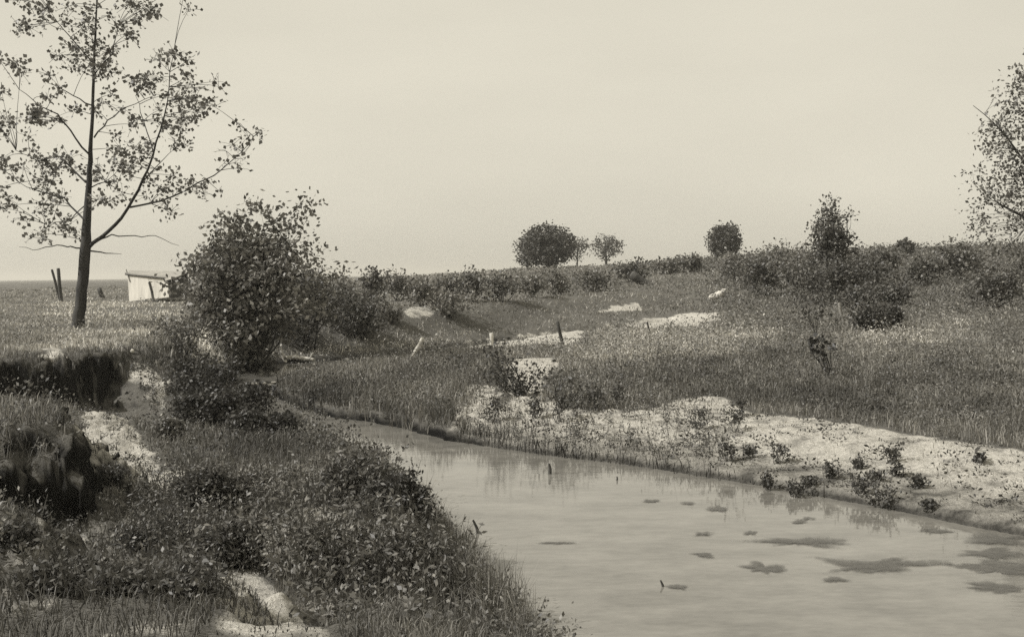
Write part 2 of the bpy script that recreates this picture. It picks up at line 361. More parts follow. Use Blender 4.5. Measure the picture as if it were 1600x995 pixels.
# ---------------------------------------------------------------- the land
def build_ground():
    th = np.concatenate([np.linspace(-180, -40, 40, endpoint=False), np.linspace(-40, -31, 30, endpoint=False), np.linspace(-31, -8, 230, endpoint=False), np.linspace(-8, 31, 250, endpoint=False),
                         np.linspace(31, 40, 30, endpoint=False), np.linspace(40, 180, 40, endpoint=False)])
    th = np.radians(th)
    rr = np.concatenate([np.linspace(0.6, 5, 18, endpoint=False), np.geomspace(5, 30, 400, endpoint=False), np.geomspace(30, 48, 60, endpoint=False), np.geomspace(48, 200, 110, endpoint=False), np.geomspace(200, 6000, 50)])
    T, Rr = np.meshgrid(th, rr); X = Rr * np.sin(T); Y = Rr * np.cos(T)
    Z = height(X, Y)
    # crumbling faces: push the steep parts of the bank in and out by a noise that also runs up and down the face
    gx = np.gradient(Z, axis=1) / (np.gradient(X, axis=1) + 1e-6 * np.sign(np.gradient(X, axis=1)) + 1e-9); e = .15
    gx = (height(X + e, Y, False) - height(X - e, Y, False)) / (2 * e); gy = (height(X, Y + e, False) - height(X, Y - e, False)) / (2 * e)
    g = np.hypot(gx, gy); st = smooth((g - .5) / .7) * (Rr < 34) * (X < 0) * smooth((Rr - 10) / 2.5)
    q = fbm(X * 3.1 + Z * 4.7, Y * 3.1 - Z * 3.9, 4, 91) * .34 + fbm(X * 9 - Z * 8, Y * 9 + Z * 11, 3, 92) * .16
    X = X - gx / (g + .2) * q * st; Y = Y - gy / (g + .2) * q * st; Z = Z + q * st * .12
    V = np.stack([X, Y, Z], -1).reshape(-1, 3); nr, nc = X.shape
    i = np.arange(nr - 1)[:, None] * nc; j = np.arange(nc)[None]; j2 = (j + 1) % nc
    F = np.stack([i + j, i + nc + j, i + nc + j2, i + j2], -1).reshape(-1, 4)[:, ::-1]
    mb = Mesh(); mb.add(V, F)
    c = len(V); mb2 = np.array([[k, (k + 1) % nc, c] for k in range(nc)])
    mb.v.append(np.array([[0, 0, H(0, 0)]], np.float32)); mb.n += 1; mb.f.append(mb2); mb.t.append(np.full(nc, 0.1, np.float32))
    o = mb.build('ground', GROUND_M, smooth_=True)
    a = o.data.attributes.new('sand', 'FLOAT', 'POINT')
    a.data.foreach_set('value', np.append(sandiness(X, Y).reshape(-1), 0).astype(np.float32))
    tag(o, kind='structure')
build_ground()
def build_water():
    P = CREEK; mb = Mesh()
    xs = np.arange(-14, 42, 0.7); ys = np.arange(-12, 56, 0.7)
    X, Y = np.meshgrid(xs, ys); nr, nc = X.shape
    ok = sdist(X, Y, P) < 1.6
    V = np.stack([X, Y, 0 * X], -1).reshape(-1, 3)
    i = np.arange(nr - 1)[:, None] * nc; j = np.arange(nc - 1)[None]
    F = np.stack([i + j, i + j + 1, i + nc + j + 1, i + nc + j], -1).reshape(-1, 4)
    F = F[ok.reshape(-1)[F].all(1)]
    mb.add(V, F); tag(mb.build('creek_water', WATER_M), kind='structure')
build_water()

# ---------------------------------------------------------------- ground cover
def scatter(n, dmin, dmax, p, half=38):
    """points whose number per square metre falls off as distance**-p"""
    u = rng.random(n); q = 2 - p
    d = (dmin ** q + u * (dmax ** q - dmin ** q)) ** (1 / q) if abs(q) > 1e-3 else dmin * (dmax / dmin) ** u
    a = np.radians(rng.uniform(-half, half, n)); return d * np.sin(a), d * np.cos(a), d
ALCOVE = [(-11.6, 19.9), (-9.5, 19.9), (-7.6, 19.5), (-6.5, 19.6), (-6.3, 20.4), (-7.2, 21.9), (-8.3, 23.3), (-9, 22.5), (-9.7, 21.3), (-11.3, 20.5)]
PALE = [poly_ground(P) for P in ([(420, 560), (440, 530), (600, 528), (740, 520), (745, 532), (620, 548), (600, 560)], [(60, 470), (280, 470), (300, 520), (230, 550), (60, 550)], [(300, 520), (340, 505), (360, 560), (310, 580)],
                                   [(920, 560), (940, 520), (1120, 505), (1250, 520), (1180, 550), (1000, 575)], [(1300, 520), (1520, 500), (1520, 540), (1350, 560)])]
DARKV = [poly_ground(P) for P in ([(290, 590), (440, 600), (455, 690), (330, 700), (260, 670)], [(1000, 560), (1200, 545), (1540, 600), (1540, 690), (1300, 650), (1100, 615)], [(440, 625), (640, 640), (640, 668), (520, 655), (450, 650)])]  # first region: bank shade put into the plant tone; second: darker weeds
def D_(X, Y): return np.hypot(X, Y)
def veg_tone(X, Y):
    t = 0.205 * np.clip(1 + 1.3 * fbm(X * 0.45, Y * 0.45, 4, 51) + 1.1 * fbm(X * 2.1, Y * 2.1, 3, 52), .25, 3)
    t = t * np.where((sdist(X, Y, PLATEAU) < 0) & (X < 0), 1.3, 1.0)
    t = t * np.where(D_(X, Y) > 28, 1.18, 1.0)
    for P in PALE: t = t * (1 + 0.8 * smooth(0.5 - sdist(X, Y, P) / 2.5))
    for P in DARKV: t = t * (1 - 0.30 * smooth(0.5 - sdist(X, Y, P) / 4 + 1.5 * fbm(X * .5, Y * .5, 3, 55)))
    return t
def cover(n, dmin, dmax, p, sandleave=0.02, patch=0.0, patchscale=1.3, seed=0):
    X, Y, d = scatter(n, dmin, dmax, p)
    sc = sdist(X, Y, CREEK); s = sandiness(X, Y)
    keep = (sc > 0.05) & (rng.random(n) < np.where(s > 0.3, sandleave + (0.42 * np.clip(0.9 - s, 0, 1) / .28 * (X > -1.5) * (Y < 27)) * smooth((0.27 - X / Y) / .22), 1.0))
    # steep bare faces carry nothing
    e = 0.12; gx = (height(X + e, Y) - height(X - e, Y)) / (2 * e); gy = (height(X, Y + e) - height(X, Y - e)) / (2 * e)
    keep &= (np.hypot(gx, gy) < 0.95) | (rng.random(n) < 0.10)
    keep &= ~inside(X, Y, ALCOVE)
    if patch: keep &= (fbm(X * patchscale, Y * patchscale, 3, 61 + seed) > patch - 0.5 * rng.random(n) * 0.3)
    # the bar right of the creek: grass only thins in towards the dunes' edge
    X, Y, d = X[keep], Y[keep], d[keep]
    return np.stack([X, Y, height(X, Y) - 0.02], 1), d
def rough_height(P):
    X, Y = P[:, 0], P[:, 1]; sp = sdist(X, Y, PLATEAU)
    h = np.where(sp < 0, 0.13, np.where((X < 0) & (Y < 24), .17, 0.21)) * np.interp(Y, [6, 11], [.45, 1])
    pen = inside(X, Y, [(-6, 31), (-4.4, 25.5), (-2.5, 22), (-1, 20.2), (1, 19), (0.5, 26), (-1.5, 36), (-4.5, 37)])
    h = np.where(pen, 0.30, h) * (0.35 + 1.5 * (fbm(X * 1.1, Y * 1.1, 4, 71) + 0.5))
    return h * np.where(sandiness(X, Y) > .3, .4, 1)
# short meadow grass, near and far
mb = Mesh()
P, d = cover(240000, 4.0, 34, 1.4, 0.06)
t = veg_tone(P[:, 0], P[:, 1]) * rng.uniform(0.55, 1.5, len(P))
blades(mb, P, rough_height(P) * rng.uniform(0.3, 1.3, len(P)), np.maximum(0.006, 0.0006 * d) * rng.uniform(.6, 1.6, len(P)), rng.uniform(0.1, 0.9, len(P)), t, 2)
P, d = cover(130000, 30, 170, 1.7, 0.03)
t = veg_tone(P[:, 0], P[:, 1]) * rng.uniform(0.6, 1.45, len(P))
blades(mb, P, rough_height(P) * rng.uniform(0.5, 1.2, len(P)), 0.0011 * d, rng.uniform(0.1, 0.9, len(P)), t, 1)
tag(mb.build('meadow_grass', GRASS), kind='stuff')
# low broad-leaved weeds mixed through it
def weedbed(name, n, dmin, dmax, p, per, size, spread, hh, patch, tonek, seed, sl=0.03, where=None):
    mb = Mesh(); P, d = cover(n, dmin, dmax, p, sl, patch, 0.55, seed)
    k_ = (sdist(P[:, 0], P[:, 1], PLATEAU) > 0) | (P[:, 0] / P[:, 1] > -.2) | (rng.random(len(P)) < .18); P, d = P[k_], d[k_]
    if where is not None: k_ = where(P[:, 0], P[:, 1]); P, d = P[k_], d[k_]
    m = len(P); C = np.repeat(P, per, 0); dd = np.repeat(d, per)
    g = rng.normal(size=(m * per, 3)) * np.array((spread, spread, 0)); hgt = np.repeat(hh * rng.uniform(0.4, 1.3, m), per)
    C = C + g * (0.5 + 0.012 * dd)[:, None]; C[:, 2] += hgt * rng.random(m * per) ** 0.7
    t = np.repeat(veg_tone(P[:, 0], P[:, 1]) * rng.uniform(0.5, 1.25, m), per) * tonek * rng.uniform(0.6, 1.5, m * per)
    leaves(mb, C, np.maximum(size, 0.0019 * dd), t, 0.55, 0.6)
    tag(mb.build(name, LEAF), kind='stuff')
weedbed('ground_weeds', 14000, 6, 40, 1.4, 16, 0.042, 0.11, 0.33, -0.03, 0.8, 1)
weedbed('hillside_weeds', 11000, 30, 170, 1.75, 12, 0.08, 0.16, 0.4, -0.02, 0.8, 2)
weedbed('hillside_scrub', 16000, 36, 120, 1.5, 12, 0.1, 0.3, 1.0, 0.0, 0.5, 5, where=lambda X, Y: (X / Y > .19 + .1 * fbm(X * .05, Y * .05, 2, 9)) & (Y > 40))
weedbed('meadow_scrub', 5200, 14, 45, 1.2, 26, 0.06, 0.16, 0.55, 0.03, 0.55, 6, where=lambda X, Y: X > -7)
# ---------------------------------------------------------------- trees and shrubs
def curve(a, b, n=6, sag=0.12, out=None):
    a = np.asarray(a, float); b = np.asarray(b, float); t = np.linspace(0, 1, n)[:, None]
    L = np.linalg.norm(b - a); P = a + (b - a) * t
    k = rng.normal(size=3) * L * sag; P = P + np.sin(t * np.pi) * k
    P[:, 2] += (np.sin(t[:, 0] * np.pi * 0.5) - t[:, 0]) * 0.15 * L
    return P
def crown_points(n, rx, ry, rz, cz, squash=0.0, seed=0, shell=0.45, lump=0.3):
    u = unit(n); r = rng.random(n) ** shell
    az = np.arctan2(u[:, 1], u[:, 0]); k = 1 + lump * 2 * fbm(az * 1.3 + seed, u[:, 2] * 2.2 + seed * 3.3, 3, 80 + seed)
    P = u * (r * k)[:, None] * np.array((rx, ry, rz)); P[:, 2] += cz
    return P
def plant(name, label, cat, base, H_, rx, ry, crown_lo, n_clump, per, leaf, clump_r, tone, trunk_r=0.03, stems=1, group=None, seed=0, shell=0.4, lump=0.3, limbs=7, twig_sides=3, tip=1.0, mat=None, bark=None, leanx=0.0, asp=0.6, foot=1.0):
    """a bush or tree: trunk or several stems, limbs, and a crown of leaf clumps carried on twigs"""
    x, y, z = base; root = thing(name, (x, y, z - 0.03), label, cat, group)
    cz = (crown_lo + H_) / 2; rz = (H_ - crown_lo) / 2
    C = crown_points(n_clump, rx, ry, rz, cz, seed=seed, shell=shell, lump=lump)
    C[:, 2] = np.maximum(C[:, 2], 0.04 + 0.02 * H_)
    # narrower towards the tip
    f = np.clip((C[:, 2] - crown_lo) / (H_ - crown_lo + 1e-6), 0, 1); C[:, :2] *= (1 - (1 - tip) * f)[:, None]
    C[:, :2] *= (foot + (1 - foot) * smooth(f / .45))[:, None]
    C[:, 0] += leanx * C[:, 2]
    tw = Mesh(); nodes = []
    if stems == 1:
        tp = np.array([(leanx * H_ * .9 * k + rng.normal() * 0.02 * H_ * k, rng.normal() * 0.02 * H_, H_ * 0.92 * k) for k in np.linspace(0, 1, 7)]); tp[0] = (0, 0, -0.05)
        tm = Mesh(); tube(tm, tp, trunk_r * np.linspace(1, 0.15, 7) ** 0.9 + 0.002, 8, knob=0.15); tm.build('trunk', bark or BARK, root, True)
        nodes += [p for p in tp[2:]]
    for k in range(limbs if stems == 1 else stems):
        an = 2 * np.pi * (k + rng.random() * .7) / (limbs if stems == 1 else stems); q = rng.uniform(0.15, 0.8)
        end = np.array((np.cos(an) * rx * 0.62, np.sin(an) * ry * 0.62, crown_lo + (H_ - crown_lo) * q)); end[0] += leanx * end[2]
        st = tp[1 + int(q * 3)] if stems == 1 else np.array((rng.normal() * trunk_r * 2.5, rng.normal() * trunk_r * 2.5, -0.05))
        c = curve(st, end, 7); lm = Mesh() if (stems == 1 and limbs <= 9) else tw
        tube(lm, c, trunk_r * (0.5 if stems == 1 else 0.8) * np.linspace(1, 0.2, 7) + 0.002, 5, knob=0.1)
        if lm is not tw: lm.build('limb', bark or BARK, root, True)
        nodes += [p for p in c[2:]]
    N = np.array(nodes)
    for c in C:
        k = np.argmin(np.linalg.norm(N - c, axis=1) + 2.0 * np.maximum(N[:, 2] - c[2], 0))
        tube(tw, curve(N[k], c, 4, 0.08), np.linspace(1, 0.3, 4) * max(trunk_r * 0.1, 0.003 + 0.0002 * y), twig_sides, cap=False)
    tag(tw.build('twigs' if stems == 1 else 'stems', bark or BARK, root), kind='stuff')
    L = Mesh(); m = n_clump * per
    CC = np.repeat(C, per, 0) + rng.normal(size=(m, 3)) * clump_r * np.array((1, 1, 0.75))
    CC[:, 2] = np.abs(CC[:, 2])
    tt = 1.5 * tone * np.repeat(rng.uniform(0.7, 1.35, n_clump), per) * rng.uniform(0.6, 1.5, m)
    leaves(L, CC, leaf, tt, asp)
    tag(L.build('foliage', mat or LEAF, root), kind='stuff')
    return root

# the tall young cottonwood at the left, limb by limb
def cottonwood():
    bx, by, bz = ground_at(122, 512); D0 = by
    root = thing('cottonwood_tree', (bx, by, bz), 'tall thin-leaved young cottonwood standing on the grassy bank top left', 'tree')
    o = np.array((bx, by, bz))
    def w(px, py, dz): return at(px, py, D0 + dz) - o
    rp = D0 / FOC
    def limb(name, pts, r0, r1, sides=6):
        P = np.array([w(*p) for p in pts]); n = len(P); k = np.linspace(0, n - 1, (n - 1) * 3 + 1)
        Q = np.stack([np.interp(k, np.arange(n), P[:, i]) for i in range(3)], 1); Q[1:-1] += rng.normal(size=(len(Q) - 2, 3)) * 0.02
        m_ = Mesh(); tube(m_, Q, np.linspace(r0, r1, len(Q)) * rp * .6, sides, knob=0.14); m_.build(name, BARK, root, True); return list(Q)
    N = []
    tr = [(121, 520, 0), (125, 480, 0), (130, 440, 0), (133, 395, 0), (136, 340, 0), (139, 300, 0.05), (141, 250, 0.1), (144, 200, 0.1), (146, 140, 0.1), (148, 78, 0.15), (151, 10, 0.2), (153, -60, 0.2)]
    P = np.array([w(*p) for p in tr]); k = np.linspace(0, 11, 34)
    Q = np.stack([np.interp(k, np.arange(12), P[:, i]) for i in range(3)], 1); Q[1:-1] += rng.normal(size=(32, 3)) * 0.012
    rad = np.interp(k, [0, 0.6, 3, 4, 5, 7, 9, 11], [12, 9, 8.3, 6.5, 4.6, 2.7, 1.8, .8]) * rp
    tm = Mesh(); tube(tm, Q, rad, 10, knob=0.14); tm.build('trunk', BARK, root, True); N += list(Q[9:])
    for pts, r0, r1 in [([(137, 388, 0), (170, 362, -.3), (200, 327, -.6), (225, 280, -.9), (245, 225, -1.0), (262, 160, -1.1), (270, 90, -1.2)], 5.5, 0.8),
                        ([(203, 324, -.6), (250, 315, -.8), (310, 287, -1.0), (345, 266, -1.1), (378, 238, -1.2), (407, 203, -1.2)], 2.6, 0.5),
                        ([(147, 215, .1), (170, 190, .6), (195, 168, 1.0), (240, 150, 1.3)], 2.4, 0.6), ([(138, 240, .1), (110, 205, -.5), (90, 180, -.8), (62, 165, -1.0), (30, 140, -1.2)], 2.6, 0.7),
                        ([(133, 345, 0), (100, 310, .6), (62, 300, .8), (30, 285, 1.0)], 2.6, 0.7), ([(134, 292, 0), (165, 285, .8), (190, 300, 1.2)], 2.2, 0.6),
                        ([(134, 285, 0), (95, 245, .7), (60, 250, 1.1), (25, 235, 1.4)], 2.6, 0.6), ([(144, 165, .1), (115, 150, -.6), (75, 130, -.9)], 2, 0.6),
                        ([(145, 120, .1), (175, 85, .4), (185, 40, .6)], 2.2, 0.6), ([(225, 282, -.9), (250, 255, -.2), (270, 235, .2)], 1.8, 0.5), ([(240, 240, -1), (225, 190, -.4), (212, 150, 0)], 1.8, 0.5),
                        ([(147, 100, .1), (110, 60, -.4), (80, 20, -.6)], 2, 0.5), ([(134, 320, 0), (110, 345, 1.2), (70, 350, 1.6)], 1.8, 0.5)]:
        N += limb('limb', pts, r0, r1)
    for pts in ([(131, 391, 0), (112, 385, -.3), (90, 384, -.4), (60, 389, -.6), (30, 386, -.7)], [(150, 378, 0), (175, 367, .3), (210, 369, .5), (243, 369, .6), (280, 384, .7)], [(140, 392, 0), (165, 396, .6), (190, 397, .8)]):
        limb('dead_branch', pts, 2.3, 0.5, 5)
    cr = [(150,85),(245,100),(260,150),(330,100),(430,90),(350,180),(420,170),(120,200),(175,240),(410,265),(360,320),(80,360),(60,390),(170,410),(540,210),(600,180),(560,240),(690,100),(720,80),(650,110),(790,110),(660,200),(790,190),(780,260),(820,290),(700,270),(760,330),(820,340),(880,310),(910,330),(650,360),(720,380),(800,390),(760,440),(540,410),(520,420),(660,410),(720,520),(780,520),(470,340),(910,210),(930,240),(100,300),(240,350),(100,590),(160,570),(220,590),(80,650),(150,640),(230,640),(340,610),(330,660),(430,580),(450,530),(480,560),(460,630),(520,610),(590,560),(580,500),(500,660),(640,630),(590,690),(710,660),(350,690),(440,700),(470,760),(600,770),(650,740),(690,740),(770,720),(800,710),(860,700),(860,750),(930,740),(700,850),(680,810),(80,740),(130,760),(100,800),(180,780),(75,850),(140,850),(180,890),(100,920),(210,920),(60,950),(250,950),(350,790),(400,790),(120,690),(1040,430),(1130,440),(1150,460),(1075,480),(1090,520),(1050,540),(1000,520),(960,550),(955,600),(1030,600),(1060,630),(1040,580),(330,140),(250,60),(380,60),(840,360),(770,400),(740,300),(820,250),(590,240),(700,430),(440,480),(560,590),(540,520),(480,600),(60,690),(60,600),(110,620),(190,610),(330,340),(400,120),(300,60),(560,200)]
    px = [(40 + a / 3.11, 60 + b / 3.11) for a, b in cr]
    px += [(rng.uniform(-10, 62), rng.uniform(60, 370)) for _ in range(26)] + [(rng.uniform(20, 300), rng.uniform(-45, 70)) for _ in range(42)]
    N = np.array(N); tw = Mesh(); L = Mesh(); sn = w(407, 203, -1.2)
    for (a, b) in px:
        c0 = w(a, b, 0); kk = np.argmin(np.hypot(N[:, 0] - c0[0], N[:, 2] - c0[2])); dz = N[kk][1] + rng.normal() * (0.35 if a > 330 else 0.8)
        c = w(a + rng.normal() * 2, b + rng.normal() * 2, dz)
        kk = np.argmin(np.linalg.norm(N - c, axis=1) + 1.5 * np.maximum(N[:, 2] - c[2], 0))
        tube(tw, curve(N[kk], c, 5, 0.035), np.linspace(.55, 0.25, 5) * rp, 4, cap=False)
        m_ = int(rng.uniform(20, 38)) if a < 330 else 10
        C = c + rng.normal(size=(m_, 3)) * np.array((0.17, 0.17, 0.15))
        leaves(L, C, 0.135, 0.15 * rng.uniform(0.6, 1.5, m_), 0.85, 0.0)
        for q in C[::3]: tube(tw, np.array([c, (c + q) / 2 + (0, 0, 0.02), q]), 0.006, 3, cap=False)
    tag(tw.build('twigs', BARK, root), kind='stuff'); tag(L.build('foliage', LEAF, root), kind='stuff')
cottonwood()

def bush_px(name, label, px, py, top, width, **k):
    """a bush whose foot stands at photo point (px,py), reaching up to row top, this many pixels wide"""
    b = ground_at(px, py); s = b[1] / FOC; Hh = (py - top) * s; rx = width * s / 2
    a = dict(crown_lo=Hh * 0.08, n_clump=60, per=18, leaf=max(0.06, 0.0032 * b[1]), clump_r=0.12 * rx + 0.05, tone=0.07, trunk_r=0.02 + 0.008 * Hh, stems=6, shell=0.45, lump=0.3)
    a.update(k)
    if 'crown_frac' in a: a['crown_lo'] = a.pop('crown_frac') * Hh
    if 'clump_k' in a: a['clump_r'] = a.pop('clump_k') * rx
    return plant(name, label, k.get('cat', 'shrub'), b, Hh, rx * 0.92, a.pop('ry', None) or rx * 0.85, seed=int(px) % 97, **{q: v for q, v in a.items() if q != 'cat'})

# the big willow on the creek bank, and those behind it
bush_px('willow_bush', 'big rounded willow bush overhanging the creek beside the white shed', 394, 580, 310, 262, cat='bush', n_clump=680, per=28, leaf=0.17, clump_k=0.085, tone=0.115, foot=.35, stems=12, trunk_r=0.05, crown_frac=0.03, shell=0.6, lump=0.8, tip=0.7)
bush_px('willow_bush', 'darker low willow bush touching the right side of the big willow', 478, 545, 405, 130, cat='bush', n_clump=170, per=28, leaf=0.13, clump_k=0.14, tone=0.06, stems=8, tip=0.8)
bush_px('willow_bush', 'rounded grey-green bush right of the two creekside willows', 560, 530, 450, 110, cat='bush', n_clump=120, per=26, leaf=0.14, clump_k=0.15, tone=0.075, stems=8)
# bushes below the willow; the lower ones carry the bank's shade in their tone
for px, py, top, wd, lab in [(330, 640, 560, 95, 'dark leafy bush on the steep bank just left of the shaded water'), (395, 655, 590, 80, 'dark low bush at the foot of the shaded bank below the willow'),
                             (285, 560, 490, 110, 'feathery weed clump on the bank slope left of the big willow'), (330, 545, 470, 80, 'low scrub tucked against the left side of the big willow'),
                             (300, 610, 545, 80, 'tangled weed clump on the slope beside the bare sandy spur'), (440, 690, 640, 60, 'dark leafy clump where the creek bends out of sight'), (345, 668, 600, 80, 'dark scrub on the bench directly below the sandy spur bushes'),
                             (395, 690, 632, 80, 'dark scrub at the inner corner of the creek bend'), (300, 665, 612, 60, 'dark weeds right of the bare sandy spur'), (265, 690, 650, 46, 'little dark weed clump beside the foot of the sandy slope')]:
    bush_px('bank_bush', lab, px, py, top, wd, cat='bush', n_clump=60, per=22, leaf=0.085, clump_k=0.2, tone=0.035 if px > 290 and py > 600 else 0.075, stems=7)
# scrub along the terrace beyond the creek, left to right
row = [(585, 478, 418, 48, .05, 'spiky dark shrub at the left end of the terrace scrub'), (622, 470, 428, 50, .06, 'shrub second from the left in the terrace scrub'),
       (660, 480, 432, 52, .075, 'paler shrub above the small pale scar in the terrace'), (700, 470, 424, 46, .05, 'narrow dark shrub left of the middle of the terrace scrub'),
       (738, 472, 420, 58, .055, 'tallest dark shrub in the middle of the terrace scrub'), (782, 472, 430, 60, .05, 'broad dark shrub below the left edge of the big hilltop trees'),
       (700, 496, 462, 46, .08, 'light low shrub in front of the terrace scrub'), (830, 466, 432, 50, .07, 'grey shrub straight below the big hilltop tree clump'),
       (868, 462, 430, 42, .08, 'pale round shrub below the right part of the hilltop clump'), (930, 456, 434, 60, .06, 'low dark shrub below the gap between the hilltop trees'),
       (985, 440, 414, 44, .05, 'dark shrub on the slope above the dark leaning log'), (1045, 428, 412, 52, .06, 'flat shrub high on the slope below the bare skyline'),
       (1082, 424, 408, 34, .055, 'small shrub close under the lone round hilltop tree'), (540, 480, 440, 60, .085, 'pale scrubby bush behind the creekside willows'), (520, 500, 432, 60, .08, 'tall grey bush rising behind the creekside willows'),
       (610, 505, 480, 36, .08, 'small bush on the slope left of the pale scar')]
for px, py, top, wd, tn, lab in row:
    bush_px('shrub', lab, px, py, top - 4 + rng.uniform(-7, 6), wd * rng.uniform(.9, 1.5), n_clump=64, per=14, clump_k=0.2, tone=tn * 1.45, stems=6, lump=.9, shell=.65, group='shrubs along the terrace beyond the creek')
# plum thicket and scrub on the right-hand hill
th = [(1160, 440, 402, 70, .06, 'left end of the dark thicket, low bush below the round hilltop tree'), (1195, 462, 396, 85, .065, 'thicket bush with a deep black shadow at its lower left'),
      (1220, 430, 386, 90, .075, 'rounded thicket bush on the skyline left of the pointed tree'), (1265, 470, 400, 95, .075, 'broad lighter thicket bush just left below the pointed tree'),
      (1312, 474, 398, 90, .05, 'darkest thicket bush at the foot of the pointed tree'), (1355, 455, 398, 70, .055, 'thicket bush to the right of the pointed tree'),
      (1340, 482, 448, 60, .045, 'low black bush under the right end of the thicket'), (1378, 432, 392, 56, .065, 'skyline bush right of the thicket'),
      (1412, 405, 380, 26, .06, 'little bush standing up on the skyline right of the thicket'), (1440, 445, 404, 60, .06, 'grey bush on the slope left of the big right-edge tree'),
      (1500, 440, 385, 70, .06, 'dense bush at the foot of the big right-edge tree'), (1395, 478, 446, 44, .05, 'small dark bush on the slope above the pale stake'),
      (1550, 480, 420, 90, .06, 'bush cut by the right margin below the big tree'),
      (1362, 520, 478, 52, .04, 'dark upright bush in the weeds right of the pale stake'), (1396, 512, 482, 22, .03, 'narrow blackish bush like a short pillar in the weeds')]
for px, py, top, wd, tn, lab in th:
    bush_px('thicket_bush', lab, px, py, top - 2 + rng.uniform(-4, 5), wd * 1.2, cat='bush', n_clump=170, per=16, clump_k=0.15, tone=tn * 1.3, stems=5, shell=0.6, lump=0.8, group='bushes on the right-hand hill')
bush_px('bushy_tree', 'pointed leafy tree rising out of the middle of the right-hand thicket', 1300, 470, 316, 92, cat='tree', stems=1, limbs=8, n_clump=230, per=16, clump_k=0.13, tone=.06, trunk_r=0.13, shell=0.42, tip=0.6, crown_frac=0.2, lump=0.6)
# big tree at the right margin
b = ground_at(1618, 480)
plant('poplar_tree', 'tall airy poplar at the right margin with light showing through', 'tree', b, 430 * b[1] / FOC, 158 * b[1] / FOC, 2.2, 0.4, 460, 15, 0.18, 0.28, 0.085, 0.11, 1, seed=31, shell=0.5, limbs=9, tip=0.33, lump=0.2)
# trees on the skyline
def far_tree(px, py, top, wd, Y, name, label, **k):
    c = at(px, py, Y); s = Y / FOC; z = H(c[0], c[1]); 
    Hh = (CAM_Z + ray(px, top)[2] * Y) - z
    a = dict(crown_lo=0.05 * Hh, n_clump=150, per=14, leaf=0.38, clump_r=0.35, tone=0.055, trunk_r=0.22, stems=1, limbs=8, shell=0.4, lump=0.14); a.update(k)
    if 'lo' in a: a['crown_lo'] = a.pop('lo') * Hh
    return plant(name, label, 'tree', (c[0], c[1], z), Hh, wd * s / 2, wd * s / 2 * .9, seed=int(px) % 89, **a)
far_tree(857, 412, 350, 86, 150, 'hilltop_tree', 'broadest dense round tree of the skyline clump', n_clump=480, lo=0.03, leaf=.42)
far_tree(824, 412, 366, 38, 153, 'hilltop_tree', 'low drooping tree at the left side of the skyline clump', n_clump=90, tone=.06, lo=0.1)
far_tree(902, 408, 366, 40, 230, 'hilltop_tree', 'faint thin tree half hidden at the right of the skyline clump', n_clump=70, per=11, tone=.08, leaf=.45, lo=0.3, trunk_r=.2, lump=.3)
far_tree(947, 408, 366, 50, 200, 'hilltop_tree', 'small open tree with bare trunk between the clump and the lone tree', n_clump=95, per=13, tone=.07, leaf=.42, lo=0.28, trunk_r=.25, lump=.35)
far_tree(1132, 400, 350, 48, 150, 'hilltop_tree', 'lone round dark tree on the skyline left of the thicket', n_clump=330, tone=.05, lo=0.08, leaf=.42)
# ---------------------------------------------------------------- posts, stakes, logs, stones
def post(name, label, cat, p_top, p_bot, rad, mat, group=None, sides=8, Y=None, notch=True):
    g = np.array(ground_at(*p_bot)) if Y is None else at(p_bot[0], p_bot[1], Y)
    t = at(p_top[0], p_top[1], g[1]); d = t - g; o = g
    P = [-d * 0.12, d * 0.02, d * 0.33 + rng.normal(size=3) * rad * .12, d * 0.66 + rng.normal(size=3) * rad * .12, d * 0.97, d]
    m_ = Mesh(); tube(m_, P, np.array([1.1, 1.08, 1, .98, .95, .7]) * rad, sides, knob=0.22)
    ob = m_.build(name, mat, smooth_=False); ob.location = tuple(o)
    return tag(ob, label, cat, group)
s36 = 1 / FOC
post('fence_post', 'dark leaning fence post in front of the bare sand patch', 'post', (871, 502), (880, 542), 2.6 * ground_at(880, 542)[1] * s36, DARKWOOD)
post('fence_post', 'short dark post stub in the weeds right of the leaning fence post', 'post', (1011, 503), (1017, 524), 1.7 * ground_at(1017, 524)[1] * s36, DARKWOOD)
post('stake', 'pale square-cut stake at the left end of the sand patch', 'stake', (768, 520), (769, 540), 3.4 * ground_at(769, 540)[1] * s36, PALEWOOD, sides=5)
post('stake', 'pale weathered stake in the weeds below the dark thicket', 'stake', (1311, 473), (1319, 508), 2.6 * ground_at(1319, 508)[1] * s36, GREYWOOD, sides=6)
post('fallen_log', 'pale log leaning out of the sedges on the far creek bank', 'log', (661, 528), (641, 565), 3.8 * ground_at(641, 562)[1] * s36, PALEWOOD)
post('fallen_log', 'dark charred log slanting down from a shrub on the far slope', 'log', (986, 428), (1011, 444), 0.30, DARKWOOD)
post('fence_post', 'taller left-hand post of the crossed pair behind the cottonwood trunk', 'post', (81, 421), (94, 470), 0.085, DARKWOOD)
post('fence_post', 'thick right-hand post of the crossed pair behind the cottonwood trunk', 'post', (91, 419), (96, 471), 0.12, DARKWOOD)
post('fence_post', 'stubby leaning post between the cottonwood trunk and the white shed', 'post', (155, 450), (161, 466), 0.17, DARKWOOD)
